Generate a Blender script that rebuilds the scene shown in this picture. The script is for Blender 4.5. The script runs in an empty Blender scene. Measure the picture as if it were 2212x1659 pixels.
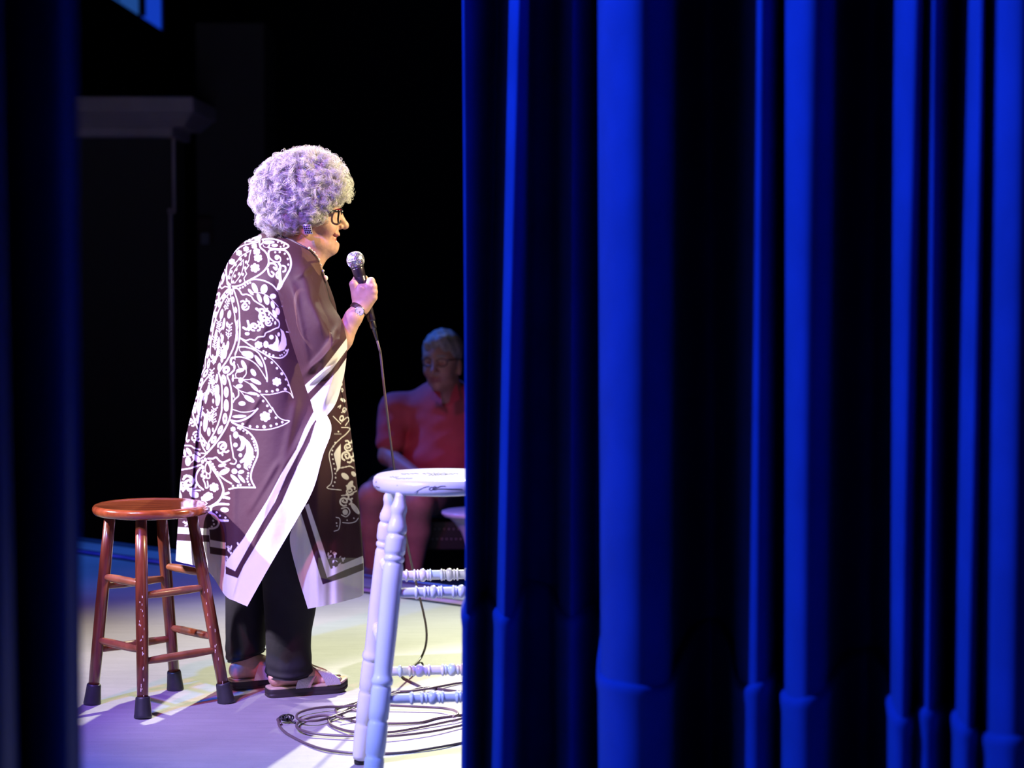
import bpy, math, random
import numpy as np
from mathutils import Vector, Matrix

rng = np.random.default_rng(7)
random.seed(7)
S = bpy.context.scene
COL = S.collection

# ------------------------------------------------------------------ camera
F, CX, CY, HC = 4550.0, 1106.0, 829.5, 1.35      # focal length in pixels of the 2212x1659 frame, eye height
TH = math.atan(277.5 / F)
CT, ST = math.cos(TH), math.sin(TH)
cam_d = bpy.data.cameras.new('camera'); cam = bpy.data.objects.new('camera', cam_d); COL.objects.link(cam)
cam_d.sensor_fit = 'HORIZONTAL'; cam_d.sensor_width = 36.0; cam_d.lens = F / 2212 * 36
cam.location = (0, 0, HC); cam.rotation_euler = (math.pi / 2 - TH, 0, 0)
cam_d.dof.use_dof = True; cam_d.dof.focus_distance = 6.2; cam_d.dof.aperture_fstop = 2.8
cam_d.clip_end = 100
S.camera = cam

def ray(px, py):
    u = (px - CX) / F; v = (CY - py) / F
    return np.array([u, CT + v * ST, -ST + v * CT])
def P(px, py, Y):                                # the point of a pixel's ray at depth Y
    d = ray(px, py); t = Y / d[1]
    return np.array([d[0] * t, Y, HC + d[2] * t])
def G(px, py, z=0.0):                            # the point of a pixel's ray at height z
    d = ray(px, py); t = (z - HC) / d[2]
    return np.array([d[0] * t, d[1] * t, z])

# ------------------------------------------------------------------ light and exposure
S.view_settings.view_transform = 'Standard'; S.view_settings.look = 'None'
S.view_settings.exposure = 0.0; S.view_settings.gamma = 1.0; S.view_settings.use_curve_mapping = False
w = bpy.data.worlds.new('dark_theatre'); S.world = w; w.use_nodes = True
w.node_tree.nodes['Background'].inputs[0].default_value = (0, 0, 0, 1)
w.node_tree.nodes['Background'].inputs[1].default_value = 0.0

def spot(name, loc, target, color, power, angle, blend=0.3, radius=0.06):
    l = bpy.data.lights.new(name, 'SPOT'); o = bpy.data.objects.new(name, l); COL.objects.link(o)
    l.energy = power; l.color = color; l.spot_size = math.radians(angle); l.spot_blend = blend
    l.shadow_soft_size = radius
    o.location = loc
    o.rotation_euler = (Vector(target) - Vector(loc)).to_track_quat('-Z', 'Y').to_euler()
    return o
# the theatre's own stage lamps, all hung outside the picture: two on the audience side, the others on the stage-left bar and side boom
spot('key_lamp_audience_offscreen', (0.55, 13.2, 5.6), (-0.64, 5.75, 0.10), (0.98, 1.0, 0.68), 5600, 29, 0.8, 0.07)
spot('front_lamp_audience_offscreen', (4.6, 5.75, 4.2), (-0.70, 6.5, 1.25), (1.0, 0.83, 0.44), 3300, 13, 0.5, 0.07)
spot('side_lamp_stage_left_offscreen', (-5.0, 6.0, 3.3), (-0.95, 6.45, 1.06), (0.88, 0.76, 1.0), 4000, 18, 0.3, 0.08)
spot('white_lamp_stage_left_offscreen', (-3.4, 2.9, 4.0), (-0.45, 5.85, 0.55), (0.84, 0.78, 1.0), 1100, 21, 0.5, 0.08)
spot('pink_lamp_stage_left_offscreen', (-2.3, 2.9, 4.4), (-0.64, 6.5, 0.8), (1.0, 0.17, 0.45), 800, 35, 0.8, 0.10)
spot('blue_lamp_stage_left_offscreen', (-2.7, 3.35, 4.2), (0.30, 4.75, 0.95), (0.012, 0.125, 1.0), 1900, 78, 0.6, 0.08)
spot('blue_lamp_house_offscreen', (-2.9, 10.4, 4.6), (-0.75, 9.3, 0.0), (0.04, 0.17, 1.0), 900, 40, 0.6, 0.12)

# ------------------------------------------------------------------ materials
MATS = {}
def mat(name, base, rough=0.5, metal=0.0, var=0.0, vscale=20.0, bump=0.0, bscale=60.0, coat=0.0, sheen=0.0,
        attr=None, spec=0.5, alpha=1.0, transl=0.0, stretch=None, base2=None, sss=0.0, aniso=None):
    if name in MATS: return MATS[name]
    m = bpy.data.materials.new(name); m.use_nodes = True; nt = m.node_tree; N = nt.nodes; L = nt.links
    b = N['Principled BSDF']; b.inputs['Roughness'].default_value = rough; b.inputs['Metallic'].default_value = metal
    b.inputs['Coat Weight'].default_value = coat; b.inputs['Sheen Weight'].default_value = sheen
    b.inputs['Specular IOR Level'].default_value = spec; b.inputs['Alpha'].default_value = alpha
    b.inputs['Coat Roughness'].default_value = 0.12
    if sss:
        b.inputs['Subsurface Weight'].default_value = sss; b.inputs['Subsurface Scale'].default_value = 0.01
        b.inputs['Subsurface Radius'].default_value = (1.0, 0.4, 0.25)
    tc = N.new('ShaderNodeTexCoord'); vec = tc.outputs['Object']
    if stretch:
        mp = N.new('ShaderNodeMapping'); mp.inputs['Scale'].default_value = stretch; L.new(vec, mp.inputs['Vector']); vec = mp.outputs['Vector']
    col = None
    if attr:
        a = N.new('ShaderNodeAttribute'); a.attribute_name = attr; col = a.outputs['Color']
    if var:
        n = N.new('ShaderNodeTexNoise'); n.inputs['Scale'].default_value = vscale; n.inputs['Detail'].default_value = 6
        L.new(vec, n.inputs['Vector'])
        mx = N.new('ShaderNodeMix'); mx.data_type = 'RGBA'
        rp = N.new('ShaderNodeMapRange'); rp.inputs[1].default_value = 0.35; rp.inputs[2].default_value = 0.65
        L.new(n.outputs['Fac'], rp.inputs[0])
        if attr:
            mx.blend_type = 'MULTIPLY'; mx.inputs[0].default_value = 1.0
            cr = N.new('ShaderNodeMix'); cr.data_type = 'RGBA'
            cr.inputs[6].default_value = (1 - var,) * 3 + (1,); cr.inputs[7].default_value = (1, 1, 1, 1)
            L.new(rp.outputs[0], cr.inputs[0]); L.new(col, mx.inputs[6]); L.new(cr.outputs[2], mx.inputs[7])
        else:
            c2 = base2 if base2 else tuple(max(0, c * (1 - var)) for c in base)
            mx.inputs[6].default_value = (*c2, 1); mx.inputs[7].default_value = (*base, 1)
            L.new(rp.outputs[0], mx.inputs[0])
        col = mx.outputs[2]
    if col is not None: L.new(col, b.inputs['Base Color'])
    else: b.inputs['Base Color'].default_value = (*base, 1)
    if bump:
        n2 = N.new('ShaderNodeTexNoise'); n2.inputs['Scale'].default_value = bscale; n2.inputs['Detail'].default_value = 5
        L.new(vec, n2.inputs['Vector'])
        bp = N.new('ShaderNodeBump'); bp.inputs['Strength'].default_value = bump; bp.inputs['Distance'].default_value = 0.01
        L.new(n2.outputs['Fac'], bp.inputs['Height']); L.new(bp.outputs['Normal'], b.inputs['Normal'])
    if transl:
        t = N.new('ShaderNodeBsdfTranslucent'); ms = N.new('ShaderNodeMixShader'); ms.inputs[0].default_value = transl
        if col is not None: L.new(col, t.inputs['Color'])
        else: t.inputs['Color'].default_value = (*base, 1)
        L.new(b.outputs[0], ms.inputs[1]); L.new(t.outputs[0], ms.inputs[2])
        L.new(ms.outputs[0], N['Material Output'].inputs['Surface'])
    MATS[name] = m
    return m
def emis(name, colr, strength):
    m = bpy.data.materials.new(name); m.use_nodes = True
    b = m.node_tree.nodes['Principled BSDF']; b.inputs['Base Color'].default_value = (*colr, 1)
    b.inputs['Emission Color'].default_value = (*colr, 1); b.inputs['Emission Strength'].default_value = strength
    return m

# ------------------------------------------------------------------ mesh helpers
class MB:
    """collects shapes and builds them as ONE mesh object"""
    def __init__(s): s.v = []; s.f = []; s.n = 0
    def add(s, v, f):
        v = np.asarray(v, float).reshape(-1, 3); s.v.append(v)
        s.f += [tuple(i + s.n for i in q) for q in f]; s.n += len(v); return s
    def box(s, c, size, R=None, bev=0.0):
        hx, hy, hz = [a / 2 for a in size]; b = min(bev, hx * .9, hy * .9, hz * .9)
        if b <= 0:
            v = [(x, y, z) for x in (-hx, hx) for y in (-hy, hy) for z in (-hz, hz)]
            f = [(0, 1, 3, 2), (4, 6, 7, 5), (0, 4, 5, 1), (2, 3, 7, 6), (0, 2, 6, 4), (1, 5, 7, 3)]
        else:
            v = []; idx = {}
            for sx in (-1, 1):
                for sy in (-1, 1):
                    for sz in (-1, 1):
                        for k in range(3):
                            p = [sx * (hx - b), sy * (hy - b), sz * (hz - b)]
                            p[k] = (sx * hx, sy * hy, sz * hz)[k]
                            idx[(sx, sy, sz, k)] = len(v); v.append(tuple(p))
            f = []
            for k in range(3):
                i, j = [a for a in range(3) if a != k]
                for sg in (-1, 1):
                    q = []
                    for a, c2 in ((-1, -1), (1, -1), (1, 1), (-1, 1)):
                        t = [0, 0, 0]; t[k] = sg; t[i] = a; t[j] = c2; q.append(idx[(*t, k)])
                    f.append(tuple(q))
            for k in range(3):
                i, j = [a for a in range(3) if a != k]
                for a in (-1, 1):
                    for c2 in (-1, 1):
                        t0 = [0, 0, 0]; t0[k] = -1; t0[i] = a; t0[j] = c2; t1 = list(t0); t1[k] = 1
                        f.append((idx[(*t0, i)], idx[(*t1, i)], idx[(*t1, j)], idx[(*t0, j)]))
            for sx in (-1, 1):
                for sy in (-1, 1):
                    for sz in (-1, 1): f.append(tuple(idx[(sx, sy, sz, k)] for k in range(3)))
        v = np.array(v)
        if R is not None: v = v @ np.asarray(R).T
        return s.add(v + np.asarray(c), f)
    def tube(s, pts, r, n=10, caps=True, closed=False):
        pts = np.asarray(pts, float); m = len(pts); r = np.broadcast_to(np.asarray(r, float), (m,))
        t = np.gradient(pts, axis=0)
        if closed: t = np.roll(pts, -1, 0) - np.roll(pts, 1, 0)
        t /= np.linalg.norm(t, axis=1)[:, None] + 1e-12
        a = np.array([0, 0, 1.0]) if abs(t[0][2]) < .9 else np.array([1.0, 0, 0])
        u = np.cross(t[0], a); u /= np.linalg.norm(u); U = [u]
        for i in range(1, m):
            u = U[-1] - t[i] * np.dot(U[-1], t[i]); u /= np.linalg.norm(u) + 1e-12; U.append(u)
        U = np.array(U); W = np.cross(t, U); ang = np.linspace(0, 2 * np.pi, n, endpoint=False)
        ring = pts[:, None] + r[:, None, None] * (np.cos(ang)[None, :, None] * U[:, None] + np.sin(ang)[None, :, None] * W[:, None])
        f = []
        for i in range(m if closed else m - 1):
            k = (i + 1) % m
            for j in range(n): f.append((i * n + j, i * n + (j + 1) % n, k * n + (j + 1) % n, k * n + j))
        if caps and not closed: f += [tuple(range(n - 1, -1, -1)), tuple((m - 1) * n + j for j in range(n))]
        return s.add(ring.reshape(-1, 3), f)
    def lathe(s, A, B, prof, n=28):
        """profile of (t, r): t metres or 0..1 along A->B"""
        A = np.asarray(A, float); B = np.asarray(B, float)
        pts = [A + (B - A) * t for t, _ in prof]; d = (B - A) / np.linalg.norm(B - A)
        a = np.array([0, 0, 1.0]) if abs(d[2]) < .9 else np.array([1.0, 0, 0])
        u = np.cross(d, a); u /= np.linalg.norm(u); wv = np.cross(d, u); ang = np.linspace(0, 2 * np.pi, n, endpoint=False)
        ring = np.array([p + r * (np.cos(ang)[:, None] * u + np.sin(ang)[:, None] * wv) for p, (_, r) in zip(pts, prof)])
        m = len(prof); f = []
        for i in range(m - 1):
            for j in range(n): f.append((i * n + j, i * n + (j + 1) % n, (i + 1) * n + (j + 1) % n, (i + 1) * n + j))
        f += [tuple(range(n - 1, -1, -1)), tuple((m - 1) * n + j for j in range(n))]
        return s.add(ring.reshape(-1, 3), f)
    def ell(s, c, r, R=None, nu=20, nv=12):
        v = [(0, 0, 1)]; f = []
        for i in range(1, nv):
            a = math.pi * i / nv
            for j in range(nu):
                b = 2 * math.pi * j / nu; v.append((math.sin(a) * math.cos(b), math.sin(a) * math.sin(b), math.cos(a)))
        v.append((0, 0, -1)); e = len(v) - 1
        for j in range(nu):
            f.append((0, 1 + j, 1 + (j + 1) % nu)); f.append((e, e - nu + (j + 1) % nu, e - nu + j))
        for i in range(nv - 2):
            for j in range(nu):
                f.append((1 + i * nu + j, 1 + (i + 1) * nu + j, 1 + (i + 1) * nu + (j + 1) % nu, 1 + i * nu + (j + 1) % nu))
        v = np.array(v) * np.asarray(r)
        if R is not None: v = v @ np.asarray(R).T
        return s.add(v + np.asarray(c), f)
    def grid(s, V):
        a, b, _ = V.shape
        i = np.arange(a * b).reshape(a, b)
        q = np.stack([i[:-1, :-1], i[:-1, 1:], i[1:, 1:], i[1:, :-1]], -1).reshape(-1, 4)
        return s.add(V.reshape(-1, 3), [tuple(x) for x in q.tolist()])
    def prism(s, poly, z0, z1):
        n = len(poly); v = [(x, y, z0) for x, y in poly] + [(x, y, z1) for x, y in poly]
        f = [tuple(range(n - 1, -1, -1)), tuple(range(n, 2 * n))] + [(i, (i + 1) % n, n + (i + 1) % n, n + i) for i in range(n)]
        return s.add(v, f)
    def build(s, name, m, parent=None, smooth=True, label=None, sharp=None):
        v = np.vstack(s.v)
        return mk(name, v, s.f, m, parent, smooth, label, sharp)

def world_loc(o):
    p = np.zeros(3)
    while o is not None: p = p + np.array(o.location); o = o.parent
    return p
def mk(name, v, f, m, parent=None, smooth=True, label=None, sharp=None, color=None):
    off = world_loc(parent) if parent else np.zeros(3)
    me = bpy.data.meshes.new(name); me.from_pydata((np.asarray(v) - off).tolist(), [], f if isinstance(f, list) else f.tolist())
    if m: me.materials.append(m)
    if smooth: me.polygons.foreach_set('use_smooth', [True] * len(me.polygons))
    if color is not None:
        at = me.color_attributes.new('tint', 'FLOAT_COLOR', 'POINT')
        c4 = np.ones((len(v), 4), np.float32); c4[:, :3] = color; at.data.foreach_set('color', c4.ravel())
    me.update()
    if smooth and sharp: 
        try: me.set_sharp_from_angle(angle=math.radians(sharp))
        except Exception: pass
    o = bpy.data.objects.new(name, me); COL.objects.link(o)
    if parent: o.parent = parent
    if label: o['label'] = label
    return o
def thing(name, label, cat, loc=(0, 0, 0), group=None):
    o = bpy.data.objects.new(name, None); COL.objects.link(o); o.location = tuple(float(a) for a in loc)
    o.empty_display_size = 0.1
    tag(o, label, cat, group); return o
def tag(o, label, cat, group=None, kind=None):
    o['label'] = label; o['category'] = cat
    if group: o['group'] = group
    if kind: o['kind'] = kind
    return o
def struct(o, label=None):
    o['kind'] = 'structure'
    if label: o['label'] = label
    return o
def catmull(pts, n=12, closed=False):
    pts = np.asarray(pts, float)
    if closed: p = np.vstack([pts[-1:], pts, pts[:2]])
    else: p = np.vstack([2 * pts[0] - pts[1], pts, 2 * pts[-1] - pts[-2]])
    out = []
    for i in range(1, len(p) - 2):
        t = np.linspace(0, 1, n, endpoint=False)[:, None]
        a, b, c, d = p[i - 1], p[i], p[i + 1], p[i + 2]
        out.append(.5 * ((2 * b) + (c - a) * t + (2 * a - 5 * b + 4 * c - d) * t ** 2 + (-a + 3 * b - 3 * c + d) * t ** 3))
    out = np.vstack(out)
    return out if closed else np.vstack([out, pts[-1:]])
def cr_mat(n_ctrl, n_out):
    """matrix that resamples n_ctrl control values to n_out points along a Catmull-Rom curve"""
    T = np.linspace(0, n_ctrl - 1, n_out); M = np.zeros((n_out, n_ctrl))
    for k, t in enumerate(T):
        i = min(int(t), n_ctrl - 2); x = t - i
        wts = [(-x + 2 * x * x - x ** 3) / 2, (2 - 5 * x * x + 3 * x ** 3) / 2, (x + 4 * x * x - 3 * x ** 3) / 2, (-x * x + x ** 3) / 2]
        for q, wv in zip((i - 1, i, i + 1, i + 2), wts):
            if q < 0: M[k, 0] += 2 * wv; M[k, 1] -= wv
            elif q >= n_ctrl: M[k, -1] += 2 * wv; M[k, -2] -= wv
            else: M[k, q] += wv
    return M
def rotz(a): c, s = math.cos(a), math.sin(a); return np.array([[c, -s, 0], [s, c, 0], [0, 0, 1.0]])
def roty(a): c, s = math.cos(a), math.sin(a); return np.array([[c, 0, s], [0, 1, 0], [-s, 0, c]])
def rotx(a): c, s = math.cos(a), math.sin(a); return np.array([[1, 0, 0], [0, c, -s], [0, s, c]])

# ------------------------------------------------------------------ implicit surfaces for bodies
def smin(a, b, k):
    h = np.clip(.5 + .5 * (b - a) / k, 0, 1); return b + (a - b) * h - k * h * (1 - h)
def smax(a, b, k): return -smin(-a, -b, k)
def sd_ell(p, c, r):
    x = (p[0] - c[0]) / r[0]; y = (p[1] - c[1]) / r[1]; z = (p[2] - c[2]) / r[2]
    k0 = np.sqrt(x * x + y * y + z * z); k1 = np.sqrt((x / r[0]) ** 2 + (y / r[1]) ** 2 + (z / r[2]) ** 2) + 1e-9
    return k0 * (k0 - 1) / k1
def sd_cone(p, a, b, ra, rb):
    a = np.asarray(a, np.float32); b = np.asarray(b, np.float32); d = b - a; l = float(d @ d) + 1e-12
    t = np.clip(((p[0] - a[0]) * d[0] + (p[1] - a[1]) * d[1] + (p[2] - a[2]) * d[2]) / l, 0, 1)
    return np.sqrt((p[0] - a[0] - t * d[0]) ** 2 + (p[1] - a[1] - t * d[1]) ** 2 + (p[2] - a[2] - t * d[2]) ** 2) - (ra + (rb - ra) * t)
def chain(p, pts, rs, k=0.006):
    d = None
    for i in range(len(pts) - 1):
        e = sd_cone(p, pts[i], pts[i + 1], rs[i], rs[i + 1]); d = e if d is None else smin(d, e, k)
    return d
def surface_nets(fn, lo, hi, h):
    lo = np.asarray(lo, float); n = np.ceil((np.asarray(hi) - lo) / h).astype(int) + 1
    ax = [(lo[i] + h * np.arange(n[i])).astype(np.float32) for i in range(3)]
    p = np.meshgrid(*ax, indexing='ij', sparse=True)
    D = np.broadcast_to(fn(p), n).astype(np.float32)
    neg = D < 0
    c = np.zeros(n - 1, np.int8)
    for dx in (0, 1):
        for dy in (0, 1):
            for dz in (0, 1): c += neg[dx:n[0] - 1 + dx, dy:n[1] - 1 + dy, dz:n[2] - 1 + dz]
    act = (c > 0) & (c < 8); I = np.argwhere(act); idx = -np.ones(n - 1, np.int64); idx[act] = np.arange(len(I))
    acc = np.zeros((len(I), 3)); cnt = np.zeros(len(I))
    cor = [(a, b, d) for a in (0, 1) for b in (0, 1) for d in (0, 1)]
    vals = {q: D[I[:, 0] + q[0], I[:, 1] + q[1], I[:, 2] + q[2]] for q in cor}
    for q in cor:
        for k in range(3):
            if q[k] == 0:
                r = list(q); r[k] = 1; r = tuple(r); a, b = vals[q], vals[r]; s = (a < 0) != (b < 0)
                t = a / np.where(s, a - b, 1); pt = np.tile(np.array(q, float), (len(I), 1)); pt[:, k] = t
                acc[s] += pt[s]; cnt[s] += 1
    V = lo + h * (I + acc / cnt[:, None]); fs = []
    for k in range(3):
        i, j = (k + 1) % 3, (k + 2) % 3
        sl0 = [slice(None)] * 3; sl1 = [slice(None)] * 3; sl0[k] = slice(0, n[k] - 1); sl1[k] = slice(1, n[k])
        s = neg[tuple(sl0)] != neg[tuple(sl1)]; E = np.argwhere(s)
        E = E[(E[:, i] > 0) & (E[:, j] > 0) & (E[:, i] < n[i] - 1) & (E[:, j] < n[j] - 1)]
        def g(di, dj):
            q = E.copy(); q[:, i] -= di; q[:, j] -= dj; return idx[q[:, 0], q[:, 1], q[:, 2]]
        Q = np.stack([g(1, 1), g(0, 1), g(0, 0), g(1, 0)], 1)
        flip = ~neg[E[:, 0], E[:, 1], E[:, 2]]; Q[flip] = Q[flip][:, ::-1]; fs.append(Q)
    return V, np.vstack(fs)
def join_parts(parts):
    v = []; f = []; c = []; n = 0
    for a, b, col in parts:
        v.append(a); f.append(np.asarray(b) + n); n += len(a); c.append(np.broadcast_to(col, (len(a), 3)))
    return np.vstack(v), np.vstack(f), np.vstack(c)
# ================================================================== the place
EA = np.array([-0.197, 8.46]); ED = np.array([-0.78, 0.626]); EN = np.array([0.626, 0.78])   # stage edge line, its direction, outward normal
def edge(t, off=0.0): q = EA + ED * t + EN * off; return (q[0], q[1])

m_floor = mat('stage_paint', (0.40, 0.39, 0.375), rough=0.48, var=0.25, vscale=1.6, bump=0.05, bscale=35)
def scuffed(m):
    """thin pale and dark scuffs on the painted stage"""
    nt = m.node_tree; N = nt.nodes; L = nt.links; b = N['Principled BSDF']; src = b.inputs['Base Color'].links[0].from_socket
    tc = N.new('ShaderNodeTexCoord'); mp = N.new('ShaderNodeMapping'); mp.inputs['Rotation'].default_value = (0, 0, 0.5); mp.inputs['Scale'].default_value = (3, 26, 1)
    L.new(tc.outputs['Object'], mp.inputs['Vector'])
    n = N.new('ShaderNodeTexNoise'); n.inputs['Scale'].default_value = 1.5; n.inputs['Detail'].default_value = 8; n.inputs['Roughness'].default_value = .7
    L.new(mp.outputs[0], n.inputs['Vector'])
    r = N.new('ShaderNodeMapRange'); r.inputs[1].default_value = .35; r.inputs[2].default_value = .7; r.inputs[3].default_value = .88; r.inputs[4].default_value = 1.06
    L.new(n.outputs['Fac'], r.inputs[0])
    n2 = N.new('ShaderNodeTexNoise'); n2.inputs['Scale'].default_value = 240; n2.inputs['Detail'].default_value = 2
    L.new(tc.outputs['Object'], n2.inputs['Vector'])
    r2 = N.new('ShaderNodeMapRange'); r2.inputs[1].default_value = .28; r2.inputs[2].default_value = .34; r2.inputs[3].default_value = .45; r2.inputs[4].default_value = 1
    L.new(n2.outputs['Fac'], r2.inputs[0])
    mu = N.new('ShaderNodeMath'); mu.operation = 'MULTIPLY'; L.new(r.outputs[0], mu.inputs[0]); L.new(r2.outputs[0], mu.inputs[1])
    vm = N.new('ShaderNodeVectorMath'); vm.operation = 'SCALE'; L.new(src, vm.inputs[0]); L.new(mu.outputs[0], vm.inputs['Scale'])
    L.new(vm.outputs[0], b.inputs['Base Color'])
scuffed(m_floor)
st = MB().prism([(-5.2, -1.5), (5.0, -1.5), edge(-6.5, -.31), edge(6.4, -.31)], -0.35, 0.0).build('stage_floor', m_floor, smooth=False)
struct(st, 'grey painted stage floor with scuffs')
# the apron lip beyond the inlaid strip
ap = MB().prism([edge(-6.5, -.235), edge(-6.5, 0), edge(6.4, 0), edge(6.4, -.235)], -0.35, -0.004).build('stage_apron', m_floor, smooth=False)
struct(ap, 'narrow apron lip along the stage edge')
m_strip = mat('strip_paint', (0.45, 0.16, 0.50), rough=0.4, var=0.9, vscale=7, base2=(0.16, 0.05, 0.30))
m_black = mat('black_rubber', (0.012, 0.012, 0.014), rough=0.5)
tr = MB().prism([edge(-6.5, -.31), edge(-6.5, -.235), edge(6.4, -.235), edge(6.4, -.31)], -0.02, 0.004).build('trim_1', m_strip, smooth=False)
struct(tr, 'worn purple strip inlaid along the stage edge')
for k, o in enumerate((-.318, -.235)):
    jb = MB().prism([edge(-6.5, o), edge(-6.5, o + .010), edge(6.4, o + .010), edge(6.4, o)], 0.0, 0.006).build('strip_edge', m_black, tr, smooth=False)
nb = MB().tube([(*edge(-6.5, .0), 0.0), (*edge(6.4, .0), 0.0)], 0.012, 10).build('nosing', mat('nosing', (.25, .27, .35), rough=.3, metal=.6), ap)

m_house = mat('house_carpet', (0.10, 0.10, 0.105), rough=0.95, var=0.4, vscale=12)
struct(MB().prism([(-9, -1.6), (7, -1.6), (7, 24), (-9, 24)], -0.45, -0.35).build('house_floor', m_house, smooth=False), 'dark house floor below the stage')
m_wall = mat('dark_wall', (0.030, 0.030, 0.036), rough=0.85, var=0.3, vscale=3, bump=.03)
XL = -3.28
struct(MB().box((1.0, 24.1, 3.0), (16.5, .2, 7.0)).build('wall_back', m_wall, smooth=False), 'dark back wall of the house')
# left side wall with a high window: pieces around the opening
WY0, WY1, WZ0, WZ1 = 16.9, 20.0, 3.43, 5.6
wl = MB()
for (y0, y1, z0, z1) in ((12.95, WY0, -.45, 6.5), (WY1, 24, -.45, 6.5), (WY0, WY1, -.45, WZ0), (WY0, WY1, WZ1, 6.5)):
    wl.box((XL - .15, (y0 + y1) / 2, (z0 + z1) / 2), (.3, y1 - y0, z1 - z0))
struct(wl.build('wall_left', m_wall, smooth=False), 'dark side wall with a high window')
wn = MB()
m_wf = mat('window_paint', (0.06, 0.07, 0.09), rough=.5)
wn.box((XL - .045, (WY0 + WY1) / 2, WZ0 + .01), (.10, WY1 - WY0, .03)); wn.box((XL - .05, (WY0 + WY1) / 2, WZ1 - .03), (.12, WY1 - WY0, .06))
for y in (WY0 + .04, WY1 - .04): wn.box((XL - .05, y, (WZ0 + WZ1) / 2), (.12, .08, WZ1 - WZ0))
win = struct(wn.build('window_1', m_wf, smooth=False), 'high window glowing blue in the side wall')
MB().box((XL - .02, 18.85, (WZ0 + WZ1) / 2), (.06, .26, WZ1 - WZ0 - .1)).build('mullion', m_wf, win, smooth=False)
MB().box((XL - .02, 17.75, (WZ0 + WZ1) / 2), (.05, .05, WZ1 - WZ0 - .1)).build('mullion', m_wf, win, smooth=False)
gl_a = emis('dusk_glow_left', (0.02, 0.10, 0.42), .62); gl_b = emis('dusk_glow_right', (0.008, 0.055, 0.62), .75)
MB().box((XL - .02, (WY0 + 18.72) / 2, (WZ0 + WZ1) / 2), (.02, 18.72 - WY0, WZ1 - WZ0)).build('pane', gl_a, win, smooth=False, label='blue lit pane with a teal cast')
MB().box((XL - .02, (18.98 + WY1) / 2, (WZ0 + WZ1) / 2), (.02, WY1 - 18.98, WZ1 - WZ0)).build('pane', gl_b, win, smooth=False, label='deep blue lit pane')
struct(MB().box((1.0, 11, 6.6), (16.5, 26.2, .2)).build('ceiling', m_wall, smooth=False), 'dark ceiling over stage and house')

# doorway with a moulded cornice in the house
DY = 12.2
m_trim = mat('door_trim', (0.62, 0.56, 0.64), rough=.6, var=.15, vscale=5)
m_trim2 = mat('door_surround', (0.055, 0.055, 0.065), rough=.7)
def Q(px, py): p = P(px, py, DY); return p[0], p[2]
x0, ztop = Q(60, 217); x1, zc = Q(437, 252); _, zm = Q(437, 275); _, zb = Q(437, 297)
xs, _ = Q(372, 300)
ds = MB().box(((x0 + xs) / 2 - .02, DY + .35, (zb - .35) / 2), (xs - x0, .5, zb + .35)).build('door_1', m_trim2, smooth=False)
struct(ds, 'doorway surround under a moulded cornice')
cn = MB()
def slab(xr, za, zb2, yo):
    xx = Q(xr, 250)[0]; cn.box(((x0 + xx) / 2, DY + .3 - yo / 2, (za + zb2) / 2), (xx - x0, .6 + yo, zb2 - za), bev=.008)
slab(437, zc, ztop, .34)
for k in range(4):
    slab(428 - 7 * k, zc - (zc - zm) * (k + 1) / 4, zc - (zc - zm) * k / 4 + .002, .28 - .05 * k)
slab(378, zb, zm + .002, .10)
cn.build('cornice', m_trim, ds, smooth=False)
js = MB()
a = Q(369, 297); b = Q(373, 455); c = Q(381, 1090)
js.box((xs - .006, DY + .09, (a[1] + b[1]) / 2), (.020, .03, a[1] - b[1]))
js.box((xs - .02, DY + .09, b[1]), (.045, .03, .03))
js.box((Q(364, 500)[0], DY + .09, (b[1] - .35) / 2), (.020, .03, b[1] + .35))
js.build('casing', m_trim, ds, smooth=False)
# small pale wall box beside the doorway
wb = P(443, 508, DY + .5)
wbx = thing('wall_box', 'small pale box fixed to a dark pier beside the doorway', 'wall box', wb)
MB().box(wb + np.array([0, .0, -.02]), (.05, .05, .07), bev=.006).build('cover', mat('pale_plastic', (.25, .28, .34), rough=.5), wbx, smooth=False)
MB().box(wb + np.array([-.005, .03, .03]), (.09, .03, .16), bev=.004).build('back_plate', mat('brown_plate', (.06, .03, .03), rough=.6), wbx, smooth=False)
MB().box((wb[0] + .15, DY + .85, 1.2), (.42, .6, 3.1), bev=.01).build('pier', m_trim2, ds, smooth=False)

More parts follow.
